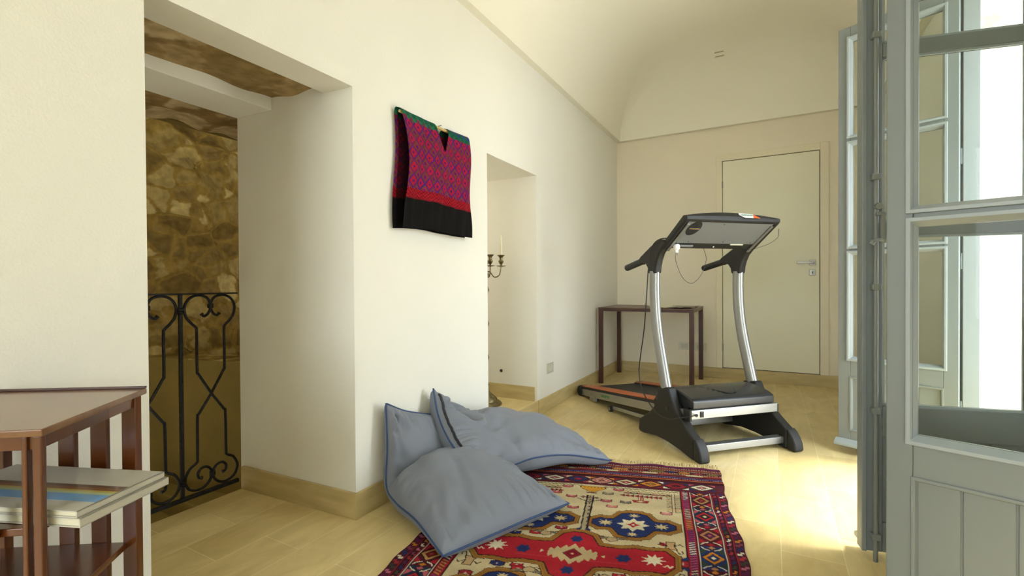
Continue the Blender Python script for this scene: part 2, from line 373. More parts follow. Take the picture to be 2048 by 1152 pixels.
curved_wall('wall_stair_stone', [(-2.75, -0.6), (-2.72, 0.6), (-2.6, 1.5), (-2.3, 1.92), (-1.9, 2.02), (-1.4, 2.10), (-0.6, 2.22)], 0.3, 2.75, 0.035, M['stone'], 9, lean=0.55)
m = MB()
lw = [(-2.6, -0.6), (-2.55, 0.6), (-2.5, 1.45), (-2.3, 1.72), (-1.95, 1.79), (-1.53, 1.87), (-0.6, 2.02)]
pl_ = spline([(x, y, 0) for x, y in lw], 8); n_ = len(pl_)
m.add([(p.x, p.y, -1.2) for p in pl_]+[(p.x, p.y, 0.49) for p in pl_], [(i, i+1, n_+i+1, n_+i) for i in range(n_-1)])
struct(m.build('wall_stair_plaster', M['mortar_slab'], smooth=True, fix=False, ang=80))
m = MB(); m.add([(p.x, p.y, 0.49) for p in pl_]+[(p.x-0.25, p.y+0.3, 0.50) for p in pl_], [(i, i+1, n_+i+1, n_+i) for i in range(n_-1)])
struct(m.build('trim_2', M['stone'], smooth=True, fix=False, ang=80))
m = MB(); m.box((-3.1, -0.7, 2.7), (-1.15, 2.5, 2.8)); m.box((-3.1, -0.75, -1.2), (-0.7, -0.65, 2.8)); m.box((-1.2, 0.5, 1.87), (-1.28, -0.7, 2.75))
m.box((-1.2, 2.3, 1.87), (-1.26, -0.7, 2.75))
struct(m.build('wall_stair_enclosure', M['mortar_slab']))
m = MB(); m.box((-0.74, -0.7, -1.3), (-0.70, 2.4, -0.12)); struct(m.build('trim_3', M['mortar_slab']))
m = MB()
for k in range(7):
    m.box((-2.7, 0.3+0.27*k, -1.25), (-0.74, 2.4, -1.05+0.13*k))
struct(m.build('floor_stair', M['mortar_slab'], bevel=0.008))
# passage beyond the second opening
m = MB(); m.box((-0.001, 2.526, 0.0), (-1.4, 3.235, 0.105)); struct(m.build('floor_passage', M['floor'], bevel=0.003))
m = MB(); m.box((-1.3, 2.3, 0), (-1.4, 3.5, 2.2)); m.box((-0.75, 2.3, 0), (-1.4, 2.5, 2.2)); m.box((-0.75, 3.235, 0), (-1.4, 3.4, 2.2)); m.box((-0.75, 2.3, 1.95), (-1.4, 3.5, 2.2))
struct(m.build('wall_passage', M['plaster']))
# back wall, with the door leaf set in it
m = MB()
m.box((-0.8, D, 0), (1.10, D+0.25, ZC+0.1)); m.box((1.98, D, 0), (3.1, D+0.25, ZC+0.1)); m.box((1.10, D, 2.265), (1.98, D+0.25, ZC+0.1)); m.box((1.10, D, 0), (1.98, D+0.25, 0.105))
struct(m.build('wall_back', M['plaster_warm']))
m = MB(); m.box((-0.8, YB-0.2, -0.1), (0.0, YB, ZC+0.1)); m.box((2.1, YB-0.2, -0.1), (3.1, YB, ZC+0.1)); m.box((0.0, YB-0.2, -0.1), (2.1, YB, 0.55)); m.box((0.0, YB-0.2, 2.45), (2.1, YB, ZC+0.1))
struct(m.build('wall_front', M['plaster']))  # opening made for the added fill window
# right wall: plaster skin inside, stone outside, three tall windows
WIN = [(2.19, 3.235), (0.54, 1.61)]
segs = [(YB, 0.54), (1.61, 2.19), (3.235, D+0.2)]
m = MB()
for a, b in segs: m.box((W, a, 0), (2.475, b, ZC+0.1))
for a, b in WIN: m.box((W, a, 2.55), (2.475, b, ZC+0.1))
struct(m.build('wall_right', M['plaster']))
m = MB()
for a, b in segs: m.box((2.4755, a, -0.3), (3.0, b, 3.4))
for a, b in WIN: m.box((2.4755, a, 2.55), (3.0, b, 3.4))
struct(m.build('wall_outside', M['stone_out']))
m = MB(); m.box((3.0, -12, -0.25), (14, 16, -0.05)); m.box((-6, -12, -0.25), (3.0, YB-0.2, -0.05)); struct(m.build('floor_outside', mat('terrace_paving', (0.60, 0.59, 0.55, 1), 0.8)))
# coved ceiling with its little ledge
def ceiling():
    x0, x1, y0, y1 = 0.0, W, YB, D
    def ring(d, z, rad, n=12):
        a, b, c, e_ = x0+d, x1-d, y0+d, y1-d; pts = []
        rad = max(rad, 1e-4)
        for (cx, cy, s) in ((b-rad, e_-rad, 0), (a+rad, e_-rad, 1), (a+rad, c+rad, 2), (b-rad, c+rad, 3)):
            for k in range(n+1):
                t = PI/2*(s+k/n); pts.append((cx+rad*math.cos(t), cy+rad*math.sin(t), z))
        # subdivide long sides
        return pts
    rings = [ring(-0.25, ZC, 0.0), ring(0.054, ZC, 0.0)]
    Wd, H = 0.80, 0.60; K = 26
    for k in range(1, K+1):
        t = k/K*PI/2
        d = 0.054+Wd*(1-math.cos(t)**0.9); z = ZC+H*math.sin(t)
        rings.append(ring(d, z, 0.02+0.32*(1-math.cos(t))))
    n = len(rings[0]); vs = [p for r in rings for p in r]; fs = []
    for i in range(len(rings)-1):
        for j in range(n): fs.append((i*n+j, i*n+(j+1) % n, (i+1)*n+(j+1) % n, (i+1)*n+j))
    fs.append(tuple(range((len(rings)-1)*n, len(rings)*n)))
    m = MB(); m.add(vs, fs); o = m.build('ceiling', M['ceiling'], smooth=True, fix=True, ang=50); return struct(o)
ceiling()
# baseboards
BH = 0.11
m = MB(); m.box((0, 1.4295, 0), (0.014, 2.526, BH)); m.box((0, 3.235, 0), (0.014, D, BH)); m.box((0, YB, 0), (0.014, 0.66, BH))
struct(m.build('baseboard_left', M['base'], bevel=0.002))
m = MB(); m.hexa([(0.0135, 1.4295, 0), (0.0, 1.4475, 0), (-0.728, 1.4075, 0), (-0.728, 1.388, 0), (0.0135, 1.4295, BH), (0.0, 1.4475, BH), (-0.728, 1.4075, BH), (-0.728, 1.388, BH)])
struct(m.build('baseboard_doorway', M['base'], bevel=0.002))
m = MB(); m.box((0, 2.526, 0), (0.006, 3.235, 0.1045)); struct(m.build('trim_4', M['base']))
m = MB(); m.box((-0.02, 3.235, 0.105), (-1.3, 3.222, 0.212)); struct(m.build('baseboard_passage', M['base'], bevel=0.002))
m = MB(); m.box((0.014, D, 0), (W, D-0.014, BH)); struct(m.build('baseboard_back', M['base'], bevel=0.002))
m = MB()
for a, b in segs[:]: m.box((W-0.014, max(a, YB), 0), (W, min(b, D-0.015), BH))
struct(m.build('baseboard_right', M['base'], bevel=0.002))

# back door
d1 = empty('door_1', (1.54, D, 0.11)); struct(d1)
def rel(o, root):  # keep world geometry, parent to root
    o.matrix_parent_inverse = root.matrix_world.inverted(); return o
bpy.context.view_layer.update()
def part(mb, name, matl, root, **k):
    o = mb.build(name, matl, None, **k); o.parent = root; o.matrix_parent_inverse = Matrix.Translation(-Vector(root.location)) if root.rotation_euler.z == 0 else root.matrix_world.inverted(); return o
m = MB(); m.box((1.055, D-0.014, 0.111), (1.112, D+0.02, 2.256)); m.box((1.966, D-0.014, 0.111), (2.035, D+0.02, 2.256+0.068))
m.box((1.055, D-0.012, 2.256), (1.966, D+0.02, 2.322))
part(m, 'casing', M['casing'], d1, bevel=0.002)
m = MB(); m.box((1.117, D-0.006, 0.116), (1.960, D+0.035, 2.250)); leaf = part(m, 'leaf', M['door'], d1, bevel=0.002)
m = MB(); m.box((1.103, D+0.02, 0.106), (1.978, D+0.03, 2.262)); part(m, 'gap_shade', M['steel_dark'], d1)  # black sheet painted in for the shadow gap round the leaf
def sub(mb, name, matl, par, **k):
    o = mb.build(name, matl, None, **k); o.parent = par; o.matrix_parent_inverse = (par.matrix_parent_inverse.copy() if False else Matrix.Identity(4)); return o
def subw(mb, name, matl, par, **k):
    """child of a part whose world placement equals mesh coordinates (root not rotated)"""
    o = mb.build(name, matl, None, **k); o.parent = par
    bpy.context.view_layer.update()
    o.matrix_parent_inverse = par.matrix_world.inverted(); return o
m = MB(); m.box((1.877, D-0.016, 1.160), (1.930, D-0.006, 1.213))
m.tube([(1.905, D-0.012, 1.187), (1.905, D-0.055, 1.187)], 0.009, 12); m.box((1.775, D-0.062, 1.176), (1.915, D-0.050, 1.197))
subw(m, 'door_handle', M['steel'], leaf, bevel=0.003)
m = MB(); m.box((1.877, D-0.014, 1.063), (1.930, D-0.006, 1.116)); ks = subw(m, 'keyhole_plate', M['steel'], leaf, bevel=0.003)
m = MB(); m.lathe([(0.006, D-0.0155), (0.006, D-0.013)], (1.9035, 0, 1.094), 12, 'y'); m.box((1.9005, D-0.0155, 1.074), (1.9065, D-0.013, 1.094)); subw(m, 'keyhole', M['steel_dark'], leaf)
for z in (2.01, 0.325):
    m = MB(); m.tube([(1.1145, D-0.016, z-0.035), (1.1145, D-0.016, z+0.035)], 0.006, 10); part(m, 'hinge', M['steel'], d1, smooth=True)

# ------------------------------------------------------------------ casement windows
def window_leaf(win, hinge, ang, side, LW=0.525, ST=0.060, name='window_leaf', label=None, bolt=False, drip=True):
    """local x from hinge to free edge, local -y = outdoor (moulded) face when side=+1"""
    T = 0.021; Z0, Z1 = 0.03, 2.475
    root = bpy.data.objects.new(name, None)
    s = side
    # frame of stiles and rails
    m = MB()
    m.box((0, -T, Z0), (ST, T, Z1)); m.box((LW-ST, -T, Z0), (LW, T, Z1))
    RZ = [(Z0, 0.135), (0.445, 0.555), (1.162, 1.206), (1.796, 1.846), (2.40, Z1)]
    for a, b in RZ: m.box((ST, -T*0.98, a), (LW-ST, T*0.98, b))
    o = m.build(name, M['blue_wood'], None, bevel=0.003)
    o.location = (hinge[0]-win.location.x, hinge[1]-win.location.y, 0-win.location.z); o.rotation_euler = (0, 0, ang); o.parent = win
    if label: o['label'] = label
    # boards of the lower panel
    m = MB(); x = ST-0.002; nb = 4; bw = (LW-2*ST+0.004)/nb
    for k in range(nb):
        m.box((x+k*bw+0.0018, -0.010, 0.13), (x+(k+1)*bw-0.0018, 0.010, 0.45))
    m.box((x, -0.005, 0.13), (x+nb*bw, 0.005, 0.45)); m.build('board_panel', M['blue_wood'], o, bevel=0.003)
    # moulding frames: glass beads proud of the outdoor face, panel bead
    def bead(z0, z1, x0, x1, w_, proud, nm):
        m = MB(); y = -s*T
        for (a, b, c, d) in ((x0, z0, x1, z0+w_), (x0, z1-w_, x1, z1), (x0, z0+w_, x0+w_, z1-w_), (x1-w_, z0+w_, x1, z1-w_)):
            pass
        # mitred bevelled bead: outer high, inner low
        O = [(x0, z0), (x1, z0), (x1, z1), (x0, z1)]; I = [(x0+w_, z0+w_), (x1-w_, z0+w_), (x1-w_, z1-w_), (x0+w_, z1-w_)]
        Md = [(x0+w_*.45, z0+w_*.45), (x1-w_*.45, z0+w_*.45), (x1-w_*.45, z1-w_*.45), (x0+w_*.45, z1-w_*.45)]
        vs = [(px, y, pz) for px, pz in O]+[(px, y-s*proud, pz) for px, pz in O]+[(px, y-s*proud, pz) for px, pz in Md]+[(px, 0.001*s, pz) for px, pz in I]
        fs = []
        for k in range(4):
            q = (k+1) % 4
            fs += [(k, q, 4+q, 4+k), (4+k, 4+q, 8+q, 8+k), (8+k, 8+q, 12+q, 12+k)]
        m.add(vs, fs); m.build(nm, M['blue_wood_light'] if nm == 'glazing_bead' else M['blue_wood'], o, bevel=0.0015)
    ov = 0.016
    for a, b in ((0.555, 1.162), (1.206, 1.796), (1.846, 2.40)):
        bead(a-ov, b+ov, ST-ov, LW-ST+ov, 0.024, 0.009, 'glazing_bead')
    bead(0.135-0.004, 0.445+0.004, ST-0.004, LW-ST+0.004, 0.020, 0.004, 'panel_bead')
    for a, b in ((0.555, 1.162), (1.206, 1.796), (1.846, 2.40)):
        m = MB(); m.box((ST-0.004, 0.004*s-0.0015, a-0.004), (LW-ST+0.004, 0.004*s+0.0015, b+0.004)); m.build('glass_pane', M['glass'], o)
        # indoor bead, thin
        m = MB(); y = s*T
        for (x0, z0, x1, z1) in ((ST, a, LW-ST, a+0.008), (ST, b-0.008, LW-ST, b), (ST, a, ST+0.008, b), (LW-ST-0.008, a, LW-ST, b)):
            m.box((x0, s*0.006, z0), (x1, s*T*0.7, z1))
        m.build('indoor_bead', M['blue_wood_light'], o)
    if drip:
        m = MB(); y = -s*T; xe_ = LW-0.004 if bolt else LW+0.012
        m.hexa([(-0.004, y, 0.045), (xe_, y, 0.045), (xe_, y-s*0.038, 0.045), (-0.004, y-s*0.038, 0.045), (-0.004, y, 0.082), (xe_, y, 0.082), (xe_, y-s*0.038, 0.060), (-0.004, y-s*0.038, 0.060)])
        m.build('drip_board', M['blue_wood_light'], o, bevel=0.002)
    # hinges
    m = MB()
    for z in (0.35, 1.10, 1.63, 2.20): m.tube([(-0.005, s*T*0.6, z-0.04), (-0.005, s*T*0.6, z+0.04)], 0.007, 10)
    m.build_each('leaf_hinge', M['blue_wood_light'], o, smooth=True)
    if bolt:
        y = s*T; xb = LW-0.038
        m = MB(); m.box((LW-0.014, y, Z0), (LW+0.002, y+s*0.008, Z1)); m.build('astragal', M['blue_wood'], o, bevel=0.003)
        m = MB(); m.tube([(xb, y+s*0.012, 0.0), (xb, y+s*0.012, Z1)], 0.0075, 12); rod = m.build('bolt_rod', M['dark_paint'], o, smooth=True)
        m = MB()
        for z in (0.09, 0.38+0.16, 0.98, 1.37, 1.87, 2.33):
            m.box((xb-0.014, y, z-0.011), (xb+0.014, y+s*0.024, z+0.011))
        m.build_each('bolt_guide', M['dark_paint'], o, bevel=0.003)
        m = MB(); m.tube([(xb-0.004, y+s*0.012, 1.265), (xb-0.004, y+s*0.030, 1.265)], 0.012, 14)
        m.box((xb-0.022, y+s*0.016, 1.245), (xb+0.004, y+s*0.030, 1.232)); m.box((xb-0.024, y+s*0.018, 1.14), (xb-0.010, y+s*0.030, 1.24))
        m.tube([(xb-0.018, y+s*0.024, 1.145), (xb+0.0, y+s*0.036, 1.147), (xb+0.016, y+s*0.034, 1.143)], 0.006, 10)
        m.tube([(xb+0.012, y+s*0.03, 1.143), (xb+0.020, y+s*0.028, 1.13)], 0.008, 10)
        m.build('bolt_handle', M['dark_paint'], o, bevel=0.0015)
    return o
def window_frame(win, y0, y1):
    m = MB(); wx, wy, wz = win.location
    f = 0.05
    m.box((2.405, y0, 0), (2.47, y0+f, 2.55)); m.box((2.405, y1-f, 0), (2.47, y1, 2.55)); m.box((2.405, y0+f, 2.50), (2.47, y1-f, 2.55)); m.box((2.405, y0+f, 0.0), (2.47, y1-f, 0.025))
    part(m, 'window_frame', M['blue_wood'], win, bevel=0.003)
def shutter(win, y0, y1, x=2.93):
    m = MB(); m.box((x, y0, 0.02), (x+0.03, y0+0.06, 2.54)); m.box((x, y1-0.06, 0.02), (x+0.03, y1, 2.54)); m.box((x, y0+0.06, 0.02), (x+0.03, y1-0.06, 0.10)); m.box((x, y0+0.06, 2.46), (x+0.03, y1-0.06, 2.54))
    z = 0.10
    while z < 2.46: m.hexa([(x, y0+0.06, z), (x+0.006, y0+0.06, z), (x+0.006, y1-0.06, z), (x, y1-0.06, z), (x+0.024, y0+0.06, z+0.048), (x+0.03, y0+0.06, z+0.048), (x+0.03, y1-0.06, z+0.048), (x+0.024, y1-0.06, z+0.048)]); z += 0.04
    part(m, 'added_shutter', M['blue_wood'], win)
w1 = empty('window_1', (2.43, 2.71, 0)); struct(w1)
w2 = empty('window_2', (2.43, 1.075, 0)); struct(w2)
w3 = empty('fill_window', (0.9, YB-0.1, 1.5)); struct(w3)  # unseen window added behind the camera to fill the room with light
m = MB(); m.box((0.0, YB-0.13, 0.55), (0.06, YB-0.07, 2.45)); m.box((2.04, YB-0.13, 0.55), (2.1, YB-0.07, 2.45)); m.box((0.06, YB-0.13, 0.55), (2.04, YB-0.07, 0.61)); m.box((0.06, YB-0.13, 2.39), (2.04, YB-0.07, 2.45)); m.box((1.02, YB-0.13, 0.61), (1.08, YB-0.07, 2.39))
part(m, 'window_frame', M['blue_wood'], w3, bevel=0.003)
for wn, (a, b) in zip((w1, w2), WIN): window_frame(wn, a, b)
shutter(w2, 0.56, 0.98); shutter(w2, 0.985, 1.42)  # unseen shutters added here to hold back daylight
window_leaf(w1, (2.395, 3.188), math.atan2(3.395-3.188, 1.917-2.395), -1, name='window_leaf', label='far leaf swung back, seen from its moulded outdoor side')
window_leaf(w1, (2.372, 2.236), math.atan2(2.118-2.236, 1.836-2.372), 1, LW=0.545, ST=0.064, name='window_leaf', label='near leaf in shade with a long espagnolette rod', bolt=True)
window_leaf(w2, (2.355, 1.578), math.atan2(1.748-1.578, 1.861-2.355), -1, name='window_leaf', label='large leaf in the foreground with pale moulded glazing')

# ================================================================== STAIR RAILING
rail = empty('stair_railing', (-0.775, 1.15, 0.0), label='black wrought iron stair railing with scrolls, beyond the doorway on the left', cat='railing')
RX = -0.775
def yz(p, dx=0.0): return [(RX+dx, a, b) for a, b in p]
m = MB(); m.box((RX-0.016, 0.2, 0.958), (RX+0.016, 1.403, 0.966)); part(m, 'handrail', M['iron'], rail, bevel=0.002)
m = MB(); m.box((RX-0.009, 0.2, 0.022), (RX+0.009, 1.403, 0.040)); part(m, 'bottom_rail', M['iron'], rail, bevel=0.002)
S1 = [(1.235,0.868),(1.248,0.857),(1.268,0.873),(1.277,0.904),(1.261,0.942),(1.221,0.955),(1.183,0.940),(1.163,0.903),(1.168,0.86),(1.19,0.828),(1.211,0.806),(1.214,0.78),(1.214,0.61),(1.222,0.585),(1.278,0.487),(1.332,0.405),(1.340,0.385),(1.342,0.20),(1.346,0.178),(1.378,0.155),(1.396,0.108),(1.377,0.064),(1.331,0.050),(1.294,0.070),(1.278,0.107),(1.292,0.139),(1.32,0.148),(1.340,0.130),(1.338,0.106),(1.323,0.100)]
S2 = [(2*1.279-a, b) for a, b in S1]
def scroll(P, dy=0, mirror=None, dx=0.0):
    Q = [((2*mirror-a) if mirror is not None else a, b) for a, b in P]; Q = [(a+dy, b) for a, b in Q]
    pts = spline(yz(Q, dx), 5); n = len(pts)
    r = [0.0062]*n; r[0] = r[-1] = 0.009; r[1] = r[-2] = 0.008
    m = MB(); m.tube(pts, r, 9); part(m, 'scroll_bar', M['iron'], rail, smooth=True, ang=60)
for k in range(2):
    if k == 0: scroll(S1, dx=0.005); scroll(S2, dx=-0.005)
    else: scroll(S1, mirror=1.148, dx=-0.005); scroll(S2, mirror=1.148, dx=0.005)
scroll(S1, dy=-0.52, dx=0.005); scroll(S2, dy=-0.52, dx=-0.005)
for y in (1.148, 0.888, 0.63, 0.37):
    m = MB(); m.box((RX-0.0075, y-0.0075, 0.035), (RX+0.0075, y+0.0075, 0.96)); part(m, 'baluster', M['iron'], rail, bevel=0.002)
m = MB()
for y in (1.148, 0.888):
    for z in (0.885, 0.108): m.lathe([(0.010, -0.014), (0.0155, -0.010), (0.0155, -0.003), (0.012, 0), (0.0155, 0.003), (0.0155, 0.010), (0.010, 0.014)], (RX, y, z), 14)
for y in (1.279, 1.017):
    for z in (0.904, 0.107): m.lathe([(0.006, -0.014), (0.013, -0.010), (0.013, 0.010), (0.006, 0.014)], (RX, y, z), 12)
for q in m.build_each('collar', M['iron'], None, smooth=True): q.parent = rail; q.matrix_parent_inverse = Matrix.Translation(-Vector(rail.location))

# ================================================================== WALL AND CEILING FITTINGS
m = MB(); m.box((0.0, 3.405, 0.283), (0.007, 3.525, 0.365)); o = tag(m.build('wall_socket', M['grey_plate'], bevel=0.002), 'silver grey socket plate low on the left wall beside the passage', 'wall socket')
m = MB()
for k in range(3): m.box((0.0065, 3.425+0.027*k, 0.300), (0.0085, 3.447+0.027*k, 0.348))
m.build_each('socket_module', M['socket_plate'], o, bevel=0.0008)
for (x, z, lab) in ((0.735, 0.318, 'pale socket plate on the back wall under the table, left of its pair'), (0.895, 0.316, 'pale socket plate on the back wall under the table, nearer the door')):
    m = MB(); m.box((x-0.06, D-0.008, z-0.042), (x+0.06, D, z+0.042)); o = tag(m.build('wall_socket', M['socket_plate'], bevel=0.002), lab, 'wall socket', 'socket plates on the back wall')
    m = MB(); m.box((x-0.034, D-0.0095, z-0.024), (x-0.002, D-0.0078, z+0.024)); m.box((x+0.002, D-0.0095, z-0.024), (x+0.034, D-0.0078, z+0.024)); m.build_each('socket_module', M['grey_plate'], o, bevel=0.0008)
m = MB(); m.lathe([(0.012, 0.0), (0.012, 0.004), (0.006, 0.005), (0.005, 0.001)], (0, 0, 0), 14, 'y')
o = m.build('wall_hole', M['steel_dark']); o.location = (-0.315, 3.229, 0.313); o.name = 'cable_outlet'; tag(o, 'small dark cable outlet low on the side wall of the passage', 'cable outlet')
# ceiling vent, sitting on the curve of the vault
def cove_z(d):  # height of the vault at distance d from the back wall
    c = 1-(d-0.054)/0.80; c = max(c, 0.0)**(1/0.9); return ZC+0.60*math.sin(math.acos(min(1, c)))
vy = D-0.50; vz = cove_z(0.50); sl_ = (cove_z(0.52)-cove_z(0.48))/0.04
vent = empty('ceiling_vent', (1.13, vy, vz), label='tiny white ceiling vent with two slots in the vault near the back wall', cat='vent')
vent.rotation_euler = (-math.atan(sl_), 0, 0)
bpy.context.view_layer.update()
m = MB(); m.box((-0.055, -0.055, -0.004), (0.055, 0.055, 0.006)); o = m.build('vent_plate', M['ceiling'], vent, bevel=0.002)
m = MB(); m.box((-0.04, 0.020, -0.0048), (0.04, 0.034, -0.0035)); m.box((-0.04, -0.034, -0.0048), (0.04, -0.020, -0.0035)); m.build_each('vent_slot', mat('vent_shadow', (0.45, 0.40, 0.27, 1), 0.8), vent)

# ================================================================== CANDELABRUM IN THE PASSAGE
cx, cy = -0.30, 2.985; cz = 0.105
cand = empty('floor_candelabrum', (cx, cy, cz), label='tall tarnished brass floor candelabrum standing in the passage opening', cat='candelabrum')
def cpart(m, name, mt, **k):
    o = m.build(name, mt, cand, **k); return o
m = MB(); m.lathe([(0.112, 0.0), (0.116, 0.008), (0.105, 0.020), (0.085, 0.030), (0.075, 0.05), (0.045, 0.075), (0.022, 0.10), (0.016, 0.13), (0.024, 0.145), (0.012, 0.16)], n=32); cpart(m, 'base', M['brass_old'], smooth=True)
m = MB(); pr = [(0.010, 0.155)]
for z in (0.35, 0.6, 0.85): pr += [(0.009, z-0.04), (0.018, z-0.02), (0.024, z), (0.018, z+0.02), (0.009, z+0.04)]
pr += [(0.012, 0.93), (0.026, 0.96), (0.014, 1.0), (0.012, 1.03), (0.030, 1.06), (0.0, 1.08)]
m.lathe(pr, n=20); cpart(m, 'stem', M['brass_old'], smooth=True)
arms = [(math.radians(25), 0.115, 0), (math.radians(-35), 0.085, 0), (math.radians(145), 0.115, 0), (math.radians(215), 0.115, 0)]
for k, (a, R_, dz) in enumerate(arms):
    ca, sa = math.cos(a), math.sin(a); H0 = 1.0
    m = MB(); m.tube(spline([(0, 0, H0-0.02), (R_*0.25*ca, R_*0.25*sa, H0-0.015), (R_*0.55*ca, R_*0.55*sa, H0-0.055), (R_*0.88*ca, R_*0.88*sa, H0-0.04), (R_*ca, R_*sa, H0+0.02)], 6), 0.0045, 8)
    ar = cpart(m, 'arm', M['brass_old'], smooth=True)
    c3 = (R_*ca, R_*sa, H0)
    m = MB(); m.lathe([(0.004, 0.018), (0.030, 0.024), (0.036, 0.027), (0.036, 0.029), (0.005, 0.030), (0.006, 0.036), (0.013, 0.045), (0.020, 0.058), (0.019, 0.064), (0.013, 0.070), (0.011, 0.082), (0.016, 0.094), (0.027, 0.103), (0.030, 0.106), (0.027, 0.107), (0.010, 0.100), (0.009, 0.09)], c3, 22)
    m.build('candle_cup', M['brass_old'], ar, smooth=True)
ca, sa = math.cos(arms[0][0]), math.sin(arms[0][0])
m = MB(); m.lathe([(0.0085, 0.0), (0.008, 0.10), (0.006, 0.155), (0.003, 0.160), (0.001, 0.168)], (0, 0, 0), 16); o = m.build('candle', M['wax'], smooth=True)
o.location = (cx+0.115*ca, cy+0.115*sa, cz+1.0+0.092); tag(o, 'thin cream taper candle in the right cup of the candelabrum', 'candle')

# ================================================================== TEXTILES WITH WOVEN COLOURS
class Canvas:
    """a woven pattern held as one colour per knot; coordinates in metres"""
    def __init__(s, x0, x1, y0, y1, res, base):
        s.xs = np.arange(x0, x1+res*0.5, res); s.ys = np.arange(y0, y1+res*0.5, res)
        s.X, s.Y = np.meshgrid(s.xs, s.ys, indexing='ij'); s.C = np.zeros(s.X.shape+(3,)); s.C[:] = lin(base)[:3]; s.res = res
    def poly(s, P, c):
        P = np.array(P, float); x0, y0 = P.min(0); x1, y1 = P.max(0)
        i0 = np.searchsorted(s.xs, x0); i1 = np.searchsorted(s.xs, x1, 'right'); j0 = np.searchsorted(s.ys, y0); j1 = np.searchsorted(s.ys, y1, 'right')
        if i1 <= i0 or j1 <= j0: return
        X = s.X[i0:i1, j0:j1]; Y = s.Y[i0:i1, j0:j1]; ins = np.zeros(X.shape, bool); n = len(P)
        for k in range(n):
            xa, ya = P[k]; xb, yb = P[(k+1) % n]
            if ya == yb: continue
            cond = (ya > Y) != (yb > Y); xi = (xb-xa)*(Y-ya)/(yb-ya)+xa; ins ^= cond & (X < xi)
        s.C[i0:i1, j0:j1][ins] = lin(c)[:3]
    def rect(s, x0, y0, x1, y1, c): s.poly([(x0, y0), (x1, y0), (x1, y1), (x0, y1)], c)
    def line(s, pts, w_, c):
        for (xa, ya), (xb, yb) in zip(pts[:-1], pts[1:]):
            L = math.hypot(xb-xa, yb-ya) or 1e-6; nx, ny = -(yb-ya)/L*w_/2, (xb-xa)/L*w_/2; tx, ty = (xb-xa)/L*w_/3, (yb-ya)/L*w_/3
            s.poly([(xa+nx-tx, ya+ny-ty), (xb+nx+tx, yb+ny+ty), (xb-nx+tx, yb-ny+ty), (xa-nx-tx, ya-ny-ty)], c)
    def star(s, x, y, rx, ry, n, c, k=0.5, ph=0): s.poly([(x+(rx if i % 2 == 0 else rx*k)*math.cos(PI*i/n+ph), y+(ry if i % 2 == 0 else ry*k)*math.sin(PI*i/n+ph)) for i in range(2*n)], c)
    def dia(s, x, y, rx, ry, c): s.poly([(x-rx, y), (x, y-ry), (x+rx, y), (x, y+ry)], c)
    def outline(s, P, w_, c): s.line(list(P)+[P[0]], w_, c)

